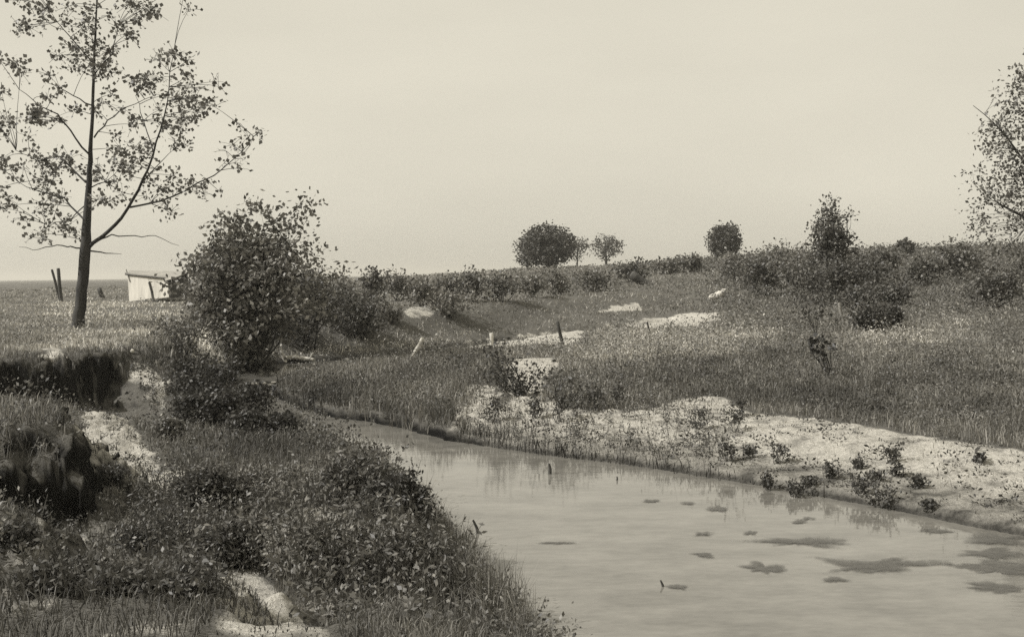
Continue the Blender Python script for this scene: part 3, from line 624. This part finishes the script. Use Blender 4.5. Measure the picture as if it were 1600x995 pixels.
# driftwood where the willow meets the water
g = np.array(ground_at(440, 566))
def px_log(name, label, pts, rads, mat=PALEWOOD, Y=None, cat='log', group=None):
    Y = g[1] if Y is None else Y
    P = np.array([at(a, b, Y + dz) for a, b, dz in pts]); o = P[0].copy(); n = len(P)
    k = np.linspace(0, n - 1, (n - 1) * 3 + 1); Q = np.stack([np.interp(k, np.arange(n), P[:, i] - o[i]) for i in range(3)], 1)
    m_ = Mesh(); tube(m_, Q, np.interp(k, np.arange(n), np.array(rads) * Y / FOC), 9, knob=0.2)
    ob = m_.build(name, mat); ob.location = tuple(o); return tag(ob, label, cat, group)
px_log('driftwood_log', 'pale barkless log lying along the far waterline', [(447, 559, .2), (462, 558, .2), (492, 562, .1)], [3.8, 3.4, 2.4])
px_log('tree_stump', 'upright pale forked snag at the end of the driftwood', [(446, 568, 0), (442, 556, 0), (438, 543, .1)], [3.4, 2.6, 2.0], cat='stump')
px_log('driftwood_log', 'pale branch running up left from the snag under the willow', [(440, 562, .1), (428, 553, .2), (415, 545, .3)], [2.8, 2.6, 1.6])
px_log('stake', 'thin pale stick leaning over the driftwood log', [(484, 560, 0), (489, 551, .1)], [1.2, .8], cat='stick')
px_log('stake', 'tiny pale peg standing at the waterline past the driftwood', [(508, 571, -.5), (506, 561, -.5)], [1.8, 1.5], cat='stick')
px_log('floating_plank', 'thin pale plank lying on the water below the driftwood', [(477, 575, 0), (505, 571, .6)], [1.4, 1.0], Y=5115 / (573 - 432), cat='plank')
px_log('floating_plank', 'pale pole half sunk at the water beneath the willow trunk', [(392, 600, 0), (432, 597, .3)], [1.8, 1.3], Y=30.5, cat='plank')
def stick_in_water(px, py, top, label, r=.012, lean=3):
    Y = 5115 / (py - (437 - 0.0121 * (px - 60))); a = at(px, py, Y); t = at(px + lean, top, Y); d = t - a
    m_ = Mesh(); tube(m_, [-d * .4, d * 0, d * .5 + (0.01, 0, 0), d], np.array([1, 1, .9, .6]) * r, 6, knob=.2)
    ob = m_.build('snag', DARKWOOD); ob.location = tuple(a); tag(ob, label, 'snag')
stick_in_water(859, 742, 724, 'dark upright snag standing in the creek near the far bank', .03, -1)
stick_in_water(748, 836, 812, 'dark knobby snag in the creek close to the near weeds', .02, -9)
stick_in_water(1036, 921, 906, 'short dark twig poking out at the bottom of the creek', .014, -4)
stick_in_water(963, 752, 744, 'tiny dark twig in the water below the middle of the bar', .014, 1)
# pale stones by the thicket
def rock(label, px, py, wpx, hpx):
    x, y, z = ground_at(px, py); r = wpx * y / FOC / 2; hz = hpx * y / FOC
    u = np.linspace(0, 2 * np.pi, 11, endpoint=False); v = np.linspace(0.05, np.pi - .05, 8)
    U, Vv = np.meshgrid(u, v); n_ = 1 + 0.5 * fbm(np.cos(U) * 1.3 + px, np.sin(U) * 1.3 + Vv, 3, px)
    P = np.stack([np.cos(U) * np.sin(Vv) * r * n_, np.sin(U) * np.sin(Vv) * r * .8 * n_, np.cos(Vv) * hz * .62 * n_ + hz * .3], -1).reshape(-1, 3)
    i = np.arange(7)[:, None] * 11; j = np.arange(11)[None]
    F = np.stack([i + j, i + 11 + j, i + 11 + (j + 1) % 11, i + (j + 1) % 11], -1).reshape(-1, 4)
    m_ = Mesh(); m_.add(P, F); m_.f.append(np.array([list(range(11))[::1]])); m_.t.append(np.array([.1], np.float32)); m_.f.append(np.array([list(range(77, 88))[::-1]])); m_.t.append(np.array([.1], np.float32))
    ob = m_.build('rock', ROCK); ob.location = (x, y, z); tag(ob, label, 'rock', 'pale rocks left of the thicket')
rock('lowest left rock of the pale heap left of the thicket', 1114, 468, 15, 9)
rock('largest middle rock of the pale heap left of the thicket', 1124, 464, 18, 10)
rock('upper right rock of the pale heap left of the thicket', 1132, 458, 12, 8)
rock('pale stone half buried in the weeds of the lower right field', 1251, 598, 14, 9)
rock('pale clod at the top right end of the shaded bank edge', 207, 554, 7, 6)

# ---------------------------------------------------------------- the white shed
def shed():
    Y0 = 66.0
    o = at(202, 469, Y0); root = thing('shed', o, 'small low shed with whitewashed front and grey sloping roof behind the cottonwood', 'shed')
    def q(px, py, dz): return at(px, py, Y0 + dz - 0.034 * (px - 200)) - o
    def slab(name, c, th_, mat, lab=None, axis=(0, 1, 0)):
        c = np.array(c); m_ = Mesh(); a = np.array(axis) * th_
        V = np.concatenate([c, c + a]); F = [[0, 1, 2, 3], [7, 6, 5, 4], [0, 4, 5, 1], [1, 5, 6, 2], [2, 6, 7, 3], [3, 7, 4, 0]]
        m_.add(V, F); ob = m_.build(name, mat, root); ob.data.polygons.foreach_set('use_smooth', np.zeros(6, bool))
        if lab: ob['label'] = lab
        return ob
    # front: two whitewashed boards with a gap post, roof falling to the front right
    slab('front_wall', [q(203, 470, .1), q(256, 465, .1), q(255, 434, .1), q(200, 429, .1)], .06, WHITEWASH)
    slab('front_panel', [q(202, 471, 0), q(237, 466, 0), q(231, 431.5, 0), q(199, 429, 0)], .06, WHITEWASH, 'wide left whitewashed panel')
    slab('front_panel', [q(241, 467, .01), q(264, 464, .01), q(262, 440, .01), q(238, 440, .01)], .06, WHITEWASH, 'smaller right whitewashed panel')
    slab('upper_board', [q(231.5, 439.5, .02), q(256, 439.5, .02), q(255, 435, .02), q(231, 432, .02)], .05, WHITEWASH)
    def bar(name, a, b, r, mat=DARKWOOD):
        m_ = Mesh(); tube(m_, [a, (a + b) / 2, b], r, 6); m_.build(name, mat, root)
    bar('door_post', q(241, 470, .02), q(233, 441, .02), .07); bar('corner_post', q(203, 440, -.05), q(197, 421, -.05), .035, GREYWOOD)
    bar('corner_post', q(292, 464, 3.0), q(292, 426, 3.0), .07)
    bar('eave_beam', q(196, 428.5, -.07), q(262, 435, -.07), .05); bar('eave_beam', q(268, 434, -.15), q(290, 435.5, 2), .07)
    slab('side_wall', [q(264, 466, .2), q(293, 464, 3.2), q(292, 433, 3.2), q(262, 436, .2)], .06, DARKWOOD)
    slab('back_wall', [q(206, 465, 4), q(293, 463, 4), q(293, 428, 4), q(206, 428, 4)], .06, DARKWOOD)
    slab('roof', [q(195, 427.5, -.12), q(272, 436, -.12), q(297, 425.5, 4.3), q(205, 424, 4.3)], .07, ROOFM, axis=(0, 0, 1))
    slab('roof_bracket', [q(258, 438.5, -.2), q(268, 436, -.2), q(267, 433, -.2), q(257, 435, -.2)], .06, PALEWOOD)
shed()

# ---------------------------------------------------------------- single plants
# the dark leafy sapling in front of the sand strip
b = ground_at(820, 620); k = b[1] / FOC
def sprawl(name, label, cat, base_px, cl, leaf, n, spread, tone, aspect=0.8, group=None):
    x, y, z = ground_at(*base_px); o = np.array((x, y, z)); root = thing(name, o, label, cat, group)
    tw, L = Mesh(), Mesh()
    for (a, b_) in cl:
        c = at(a, b_, y + rng.normal() * .25) - o; c[2] = max(c[2], .03)
        tube(tw, curve((rng.normal() * .05, rng.normal() * .05, -.03), c, 6, .1), np.linspace(.014, .005, 6), 4, cap=False)
        C = c + rng.normal(size=(n, 3)) * spread; leaves(L, C, leaf, tone * rng.uniform(.6, 1.5, n), aspect, .1)
    tag(tw.build('stems', BARK, root), kind='stuff'); tag(L.build('foliage', LEAF, root), kind='stuff'); return root
sprawl('sapling', 'dark broad-leaved sapling sprawling in front of the bare sand strip', 'sapling', (815, 618),
       [(762, 550), (770, 560), (782, 552), (778, 568), (790, 575), (765, 580), (757, 585), (775, 590), (790, 588), (798, 572), (806, 600), (815, 585), (822, 592), (830, 602), (838, 600), (843, 570), (841, 585), (812, 612), (826, 612), (842, 610), (785, 603), (797, 606), (776, 545), (800, 590), (834, 590), (818, 605), (770, 575), (788, 562), (800, 583), (808, 592)], .10, 20, .14, .05, .55)
sprawl('sapling', 'leafy sapling just right of the bare sand strip', 'sapling', (885, 640), [(865, 588), (873, 595), (885, 592), (893, 600), (912, 598), (918, 606), (900, 615), (880, 610), (870, 602), (925, 612), (890, 625)], .09, 14, .13, .07, .55)
sprawl('sapling', 'thin leaning sapling with a dark leaf tuft in the right-hand weeds', 'sapling', (1299, 588), [(1264, 530), (1270, 535), (1280, 528), (1274, 543), (1284, 540), (1278, 550), (1298, 541), (1287, 550), (1283, 560)], .13, 8, .09, .03)
sprawl('sapling', 'sapling with pale-edged leaves left of the pale stake', 'sapling', (1275, 520), [(1245, 478), (1258, 474), (1268, 480), (1280, 474), (1262, 488), (1275, 492), (1290, 482), (1285, 470), (1270, 500)], .17, 8, .15, .06)
# upright dark weed stalks at the near edge of the sand
for (a, b_, t_, wd, lab) in [(772, 660, 612, 40, 'spiky upright dark plant at the left end of the sand bar'), (835, 655, 612, 30, 'thin stalky plant below the dark sapling'), (875, 660, 600, 26, 'dark weed stalks right of the sand strip'),
                             (930, 640, 595, 30, 'bushy weed standing at the top edge of the sand bar'), (968, 632, 598, 26, 'upright weed at the sand edge left of the dotted dunes')]:
    bush_px('weed_plant', lab, a, b_, t_, wd, cat='plant', n_clump=22, per=9, leaf=.07, clump_r=.06, tone=.045, stems=9, trunk_r=.008)
sp = [(1092, 672, 640, 26, 'wiry upright tuft at the back of the sand bar'), (1148, 674, 640, 40, 'densest dark leafy plant at the back of the sand bar'), (1158, 650, 622, 16, 'thin dark stalk behind the densest sand bar plant'),
      (1138, 720, 690, 34, 'grey-green bushlet in the middle of the sand bar'), (1172, 715, 698, 26, 'small tuft between two grey bushlets on the sand'), (1219, 724, 696, 34, 'rounded feathery bushlet on the bare sand'),
      (1199, 765, 738, 16, 'weed leaning over the waterline below the feathery bushlet'), (1243, 775, 750, 34, 'dark weed at the water edge casting a reflection'), (1263, 762, 745, 30, 'leafy sprig just above the water edge weed'),
      (1345, 772, 750, 50, 'sprawling weed low on the sand left of the dark reflection'), (1378, 790, 758, 44, 'dark drooping weed on the waterline with the widest reflection'), (1395, 720, 694, 34, 'flat-topped dark weed in the right half of the bar'),
      (1402, 745, 725, 24, 'leafy weed between two others on the right half of the bar'), (1434, 762, 740, 18, 'small dark upright weed alone on the sand'), (1452, 795, 782, 20, 'lone sprig near the water at the right'),
      (1342, 730, 716, 24, 'open sprig on clean sand above the sprawling weed'), (1298, 748, 722, 22, 'tall thin sprig mid bar'), (1530, 722, 706, 22, 'weed on the sand near the right margin'), (1368, 752, 738, 30, 'leafy rosette above the dark drooping weed')]
for (a, b_, t_, wd, lab) in sp:
    bush_px('sand_plant', lab, a, b_, b_ - (b_ - t_) * 1.3, wd * 1.25, cat='plant', n_clump=26, per=8, leaf=.05, clump_r=.035, tone=.045, stems=8, trunk_r=.004, shell=.6, group='single plants on the sand bar')
# loose sprigs sprinkled over the bar: all alike
sprg = None; placed = 0
cx, cy, cd = scatter(900, 12, 23, 1.6, 32)
ok = (sandiness(cx, cy) > .5) & (sdist(cx, cy, CREEK) > .15) & (cx > 1)
for x, y in list(zip(cx[ok], cy[ok]))[:120]:
    if sprg is None:
        root = thing('weed_sprig', (x, y, H(x, y)), 'small loose weed sprig on the bare sand bar', 'weed', 'loose sprigs sprinkled over the sand bar')
        L = Mesh(); C = rng.normal(size=(22, 3)) * (.06, .06, .03); C[:, 2] = abs(C[:, 2]) + .01; leaves(L, C, .042, .06 * rng.uniform(.6, 1.5, 22), .5, .3)
        tag(L.build('foliage', LEAF, root), kind='stuff'); sprg = root; continue
    r_ = sprg.copy(); COL.objects.link(r_); r_.location = (x, y, H(x, y)); r_.rotation_euler = (0, 0, rng.uniform(0, 6.28)); s_ = rng.uniform(.5, 1.5); r_.scale = (s_ * 1.3, s_, s_)
    c_ = sprg.children[0].copy(); COL.objects.link(c_); c_.parent = r_
# floating algae patches, plus a dark reflection painted as streaks at the right margin
def algae(px, py, wpx, hpx, label):
    Y = 5115 / (py - (437 - 0.0121 * (px - 60))); c = at(px, py, Y); rx = wpx / 2 * Y / FOC; ry = hpx / 2 * Y * Y / (CAM_Z * FOC)
    n_ = 46; u = np.linspace(0, 2 * np.pi, n_, endpoint=False); k_ = 1 + 1.9 * fbm(np.cos(u) * 2.2 + px, np.sin(u) * 2.2 + py, 4, px)
    m_ = Mesh(); lv = [0.02, .35, .6, .8, 1.0, 1.25]
    V = np.concatenate([np.stack([np.cos(u) * rx * k_ * q, np.sin(u) * ry * k_ * q, 0 * u + .012 - .007 * q + .0007 * (px % 11)], 1) for q in lv])
    m_.add(V, [[a_ * n_ + i, (a_ + 1) * n_ + i, (a_ + 1) * n_ + (i + 1) % n_, a_ * n_ + (i + 1) % n_] for a_ in range(5) for i in range(n_)])
    ob = m_.build('algae_or_reflection', SCUM_REFL); at_ = ob.data.attributes.new('cover', 'FLOAT', 'POINT'); at_.data.foreach_set('value', np.repeat([1, .95, .8, .5, .1, -.7], n_).astype(np.float32)); ob.location = (c[0], c[1], 0); tag(ob, label, 'algae', 'floating algae patches on the creek')
for a in [(1250, 851, 150, 15, 'longest thin algae patch in the middle of the creek'), (1360, 888, 190, 20, 'broad algae patch in front of the longest one'), (1192, 893, 66, 18, 'rounded algae patch left of the broad one'), (1302, 911, 46, 9, 'small oval algae patch below the broad one'),
          (1248, 818, 22, 6, 'small dark algae fleck, left one of two near the sand'), (1262, 813, 20, 5, 'small dark algae fleck, right one of two near the sand'), (1118, 798, 34, 9, 'ring-shaped algae fleck below the middle of the bar'), (1170, 836, 22, 6, 'algae fleck left of the longest patch'),
          (1098, 838, 36, 6, 'thin algae fleck upper left of the rounded patch'), (1100, 871, 36, 8, 'algae fleck left of the rounded patch'), (1465, 833, 50, 7, 'thin algae streak near the right bank'), (1016, 785, 26, 5, 'faint small algae streak in mid creek'),
          (880, 852, 60, 5, 'long faint algae streak left of mid creek'), (1075, 789, 22, 5, 'short algae streak near the middle of the bar'), (1060, 922, 30, 8, 'algae fleck at the bottom of the creek'), (1560, 846, 90, 16, 'uppermost of the four painted dark reflection streaks at the right margin'), (1545, 868, 110, 16, 'second painted dark reflection streak from the top at the right margin'), (1562, 893, 120, 26, 'third painted dark reflection streak from the top at the right margin'), (1552, 922, 110, 18, 'lowest painted dark reflection streak at the right margin')]: algae(*a)
# ---------------------------------------------------------------- near left bank: tall weeds and grass
fw = [((480, 800), (470, 735), 150, .15, 'weed clump toned as sunlit in the left part of the near thicket'), ((560, 830), (560, 700), 150, .085, 'tall dark weed clump forming the middle of the near thicket'), ((620, 855), (618, 735), 115, .045, 'weed clump toned as shaded along the water edge of the near thicket'),  # sunlit left and shaded creek side painted in by leaf tone
      ((560, 775), (555, 700), 110, .05, 'weed clump at the far end of the near thicket'), ((500, 900), (500, 800), 170, .125, 'leafy weed clump in front of the sunlit-toned one'), ((600, 915), (600, 810), 170, .10, 'leafy weed clump low in the near thicket beside the creek'),
      ((660, 925), (665, 850), 110, .06, 'small weed clump at the creek end of the near thicket'), ((430, 860), (430, 790), 100, .11, 'weed clump at the left foot of the near thicket'), ((320, 800), (320, 735), 90, .06, 'thin dark weed clump on the slope left of the near thicket'),
      ((270, 850), (265, 780), 90, .05, 'dark weeds beside the bare stalk on the left slope'), ((385, 790), (385, 730), 80, .1, 'weed clump between the sandy slope and the near thicket'), ((360, 880), (355, 810), 100, .06, 'weed clump above the bare patch at the bottom')]
fw += [((130, 905), (130, 862), 80, .06, 'low ragged weed clump near the bottom left corner'), ((70, 935), (70, 880), 80, .055, 'weed clump touching the left margin at the bottom'), ((195, 930), (195, 880), 90, .06, 'weed clump at the bottom beside the dead stalks'),
       ((290, 925), (290, 870), 100, .06, 'weed clump left of the bare patch at the bottom'), ((215, 865), (215, 815), 60, .05, 'small weed clump at the foot of the shaded bank nose'), ((30, 870), (30, 820), 60, .05, 'weed clump at the left margin under the shaded bank nose'), ((170, 745), (170, 715), 50, .06, 'weeds dotting the lower end of the sandy slope')]
for (bp_, tp_, wd, tn, lab) in fw:
    small = bp_[0] < 335 and bp_[1] != 800
    bush_px('tall_weeds', lab, bp_[0], bp_[1], tp_[1], wd * (1.3 if small else 1), cat='weeds', n_clump=90 if small else 420, per=14 if small else 18, leaf=.04 if small else .060, clump_k=.12, tone=tn, stems=26, trunk_r=.006, asp=.42, shell=.5, lump=.4, group='tall weeds on the near left bank')
mb = Mesh()
def patch_blades(P, n, hmin, hmax, w_, tone, lean=.55):
    P = poly_ground(P); xs = [p[0] for p in P]; ys = [p[1] for p in P]
    X = rng.uniform(min(xs), max(xs), n * 3); Y = rng.uniform(min(ys), max(ys), n * 3); k_ = (Y > 7) & inside(X, Y, P) & (sdist(X, Y, CREEK) > -.1); X, Y = X[k_][:n], Y[k_][:n]
    Q = np.stack([X, Y, height(X, Y) - .02], 1); m_ = len(Q)
    blades(mb, Q, rng.uniform(hmin, hmax, m_) * (.35 + 1.3 * (fbm(X * 1.3, Y * 1.3, 3, 77) + .5)), w_ * np.clip(Y / 12, .4, 1.2) * rng.uniform(.5, 1.5, m_), rng.uniform(.05, min(.95, lean + .25), m_) , tone * veg_tone(X, Y) / .17 * rng.uniform(.45, 1.6, m_), 2)
patch_blades([(560, 780), (690, 800), (760, 880), (820, 935), (850, 1010), (450, 1010), (430, 900)], 6000, .2, .5, .008, .15)
patch_blades([(370, 700), (500, 690), (560, 760), (420, 800), (330, 760)], 4500, .12, .36, .009, .13)
patch_blades([(70, 860), (250, 860), (340, 900), (340, 1010), (40, 1010)], 900, .06, .2, .007, .12)
patch_blades([(330, 500), (370, 520), (350, 590), (285, 570)], 2600, .4, .9, .014, .33, .85)
patch_blades([(430, 600), (600, 575), (740, 620), (700, 680), (560, 655), (450, 645)], 6000, .15, .4, .016, .15)
patch_blades([(460, 640), (640, 640), (700, 690), (850, 712), (1000, 730), (1000, 722), (850, 700), (720, 670), (600, 630)], 4500, .12, .34, .012, .1)
patch_blades([(840, 706), (1000, 724), (1150, 752), (1290, 776), (1290, 784), (1150, 764), (1000, 736), (840, 718)], 1500, .08, .25, .011, .06)
patch_blades([(1490, 930), (1500, 850), (1530, 832), (1640, 850), (1660, 960)], 10, .2, .4, .01, .05)  # sparse dark blades added in place of a reflection on the water
tag(mb.build('bank_sedge', GRASS), kind='stuff')
# turf, roots and clods hanging on the broken bank
mb = Mesh(); ex = rng.uniform(-10.5, -4.6, 60000); ey = rng.uniform(10, 25, 60000); sp_ = sdist(ex, ey, PLATEAU) 
k_ = (sp_ > -.35) & (sp_ < .55); ex, ey = ex[k_][:6000], ey[k_][:6000]; Q = np.stack([ex, ey, height(ex, ey) - .02], 1)
blades(mb, Q, rng.uniform(.05, .24, len(Q)), .010, rng.uniform(.5, .97, len(Q)), .09 * rng.uniform(.4, 1.6, len(Q)), 2)
def forbs(P_, n, hmin, hmax, per, leaf, tone):
    P_ = poly_ground(P_); xs = [p[0] for p in P_]; ys = [p[1] for p in P_]; X = rng.uniform(min(xs), max(xs), n * 4); Y = rng.uniform(min(ys), max(ys), n * 4)
    k_ = inside(X, Y, P_) & (sdist(X, Y, CREEK) > .05); X, Y = X[k_][:n], Y[k_][:n]; m_ = len(X); hh = rng.uniform(hmin, hmax, m_) * (.5 + fbm(X * 1.2, Y * 1.2, 2, 12) + .5)
    ln = rng.normal(size=(m_, 2)) * .22; f = rng.random((m_, per)) ** .8; B = np.stack([X, Y, height(X, Y) - .02], 1)
    C = B[:, None] + np.stack([ln[:, :1] * f * hh[:, None], ln[:, 1:] * f * hh[:, None], f * hh[:, None]], -1) + rng.normal(size=(m_, per, 3)) * .035
    t = tone * np.repeat(rng.uniform(.6, 1.4, m_), per) * rng.uniform(.6, 1.5, m_ * per) 
    L = Mesh(); leaves(L, C.reshape(-1, 3), leaf, t, .38, .5)
    st = Mesh(); tp_ = B + np.stack([ln[:, 0] * hh, ln[:, 1] * hh, hh * 1.04], 1); w_ = np.array((.005, .002, 0))
    st.add(np.stack([B - w_, B + w_, tp_ + w_ * .4, tp_ - w_ * .4], 1), np.arange(m_ * 4).reshape(m_, 4), .1)
    tag(L.build('forb_leaves', LEAF), kind='stuff'); tag(st.build('forb_stalks', GRASS), kind='stuff')
forbs([(700, 645), (800, 650), (1100, 640), (1160, 690), (1120, 735), (1000, 728), (850, 708), (740, 685)], 260, .08, .32, 16, .045, .06)
forbs([(410, 790), (500, 765), (600, 800), (650, 860), (740, 960), (480, 960), (400, 880)], 1150, .3, .65, 24, .062, .13)
forbs([(110, 620), (190, 650), (250, 710), (360, 745), (380, 790), (200, 770), (120, 690)], 260, .05, .16, 14, .045, .08)
forbs([(200, 550), (260, 570), (290, 610), (260, 650), (215, 620)], 110, .08, .2, 14, .06, .08)
forbs([(60, 790), (230, 820), (340, 880), (340, 960), (20, 960)], 380, .08, .26, 16, .04, .09)
forbs([(200, 780), (330, 740), (420, 760), (420, 900), (300, 900), (200, 860)], 420, .2, .45, 20, .05, .11)
P_ = poly_ground([(-20, 820), (200, 830), (330, 880), (480, 1000), (-40, 1010)]); xs = [p[0] for p in P_]; ys = [p[1] for p in P_]
ex = rng.uniform(min(xs), max(xs), 30000); ey = rng.uniform(min(ys), max(ys), 30000); k_ = inside(ex, ey, P_) & (fbm(ex * 1.6, ey * 1.6, 3, 44) > -.04); ex, ey = ex[k_][:7000], ey[k_][:7000]; Q = np.stack([ex, ey, height(ex, ey) - .01], 1)
blades(mb, Q, rng.uniform(.03, .16, len(Q)), .006, rng.uniform(.2, .95, len(Q)), .1 * rng.uniform(.4, 1.7, len(Q)), 2)
tag(mb.build('bank_turf', GRASS), kind='stuff')
mb = Mesh(); ex = rng.uniform(-11, -2.5, 40000); ey = rng.uniform(7, 25, 40000); sp_ = sdist(ex, ey, PLATEAU); k_ = (sp_ > .1) & (sp_ < 2.6) & (fbm(ex, ey, 3, 41) > -.1) & (sdist(ex, ey, CREEK) > .3)
ex, ey = ex[k_][:3500], ey[k_][:3500]; o8 = np.array([(1, 0, 0), (0, 1, 0), (-1, 0, 0), (0, -1, 0), (0, 0, 1), (0, 0, -1)], float)
V = o8[None] * (rng.uniform(.5, 1.4, (len(ex), 6, 1)) * (0.012 + .032 * rng.random(len(ex)) ** 4)[:, None, None]) + rng.normal(size=(len(ex), 6, 3)) * .006; V = V + np.stack([ex, ey, height(ex, ey)], 1)[:, None]
F = np.array([[0, 1, 4], [1, 2, 4], [2, 3, 4], [3, 0, 4], [1, 0, 5], [2, 1, 5], [3, 2, 5], [0, 3, 5]]); mb.add(V, (np.arange(len(ex))[:, None, None] * 6 + F).reshape(-1, 3))
ob = mb.build('earth_clods', GROUND_M); ob.data.polygons.foreach_set('use_smooth', np.zeros(len(ob.data.polygons), bool)); a_ = ob.data.attributes.new('sand', 'FLOAT', 'POINT'); a_.data.foreach_set('value', np.repeat(rng.uniform(.2, .9, len(ex)), 6).astype(np.float32)); tag(ob, kind='stuff')
# dead weed stalks on the lower left
for pts, lab in (([(232, 880), (233, 850), (226, 820), (208, 795)], 'dark bent dead stalk on the bare lower left slope'), ([(222, 925), (222, 900), (216, 875)], 'short dead stalk near the bottom left margin'), ([(106, 905), (107, 880), (104, 855)], 'thin dead stalk at the far lower left')):
    x, y, z = ground_at(*pts[0]); P = np.array([at(a, b_, y) for a, b_ in pts]); o = P[0].copy(); P -= o; P = np.concatenate([[(0, 0, -.06)], P])
    kk = np.linspace(0, len(P) - 1, 12); Q = np.stack([np.interp(kk, np.arange(len(P)), P[:, i]) for i in range(3)], 1) + rng.normal(size=(12, 3)) * .006
    m_ = Mesh(); tube(m_, Q, np.linspace(.016, .006, 12), 6, knob=.3); ob = m_.build('dead_stalk', DARKWOOD); ob.location = tuple(o); tag(ob, lab, 'stalk')

# ---------------------------------------------------------------- summer haze over the fields
m, n, b = new_mat('haze_air'); n.nodes.remove(b)
pv = n.nodes.new('ShaderNodeVolumePrincipled'); pv.inputs['Color'].default_value = (.97, .94, .86, 1); pv.inputs['Density'].default_value = 0.0004; pv.inputs['Anisotropy'].default_value = 0.2
link(n, pv.outputs[0], n.nodes['Material Output'].inputs['Volume'])
mb = Mesh(); e = 6300.0
mb.add([(-e, -e, -3), (e, -e, -3), (e, e, -3), (-e, e, -3), (-e, -e, 24), (e, -e, 24), (e, e, 24), (-e, e, 24)], [[3, 2, 1, 0], [4, 5, 6, 7], [0, 1, 5, 4], [1, 2, 6, 5], [2, 3, 7, 6], [3, 0, 4, 7]])
tag(mb.build('haze', m), kind='stuff')
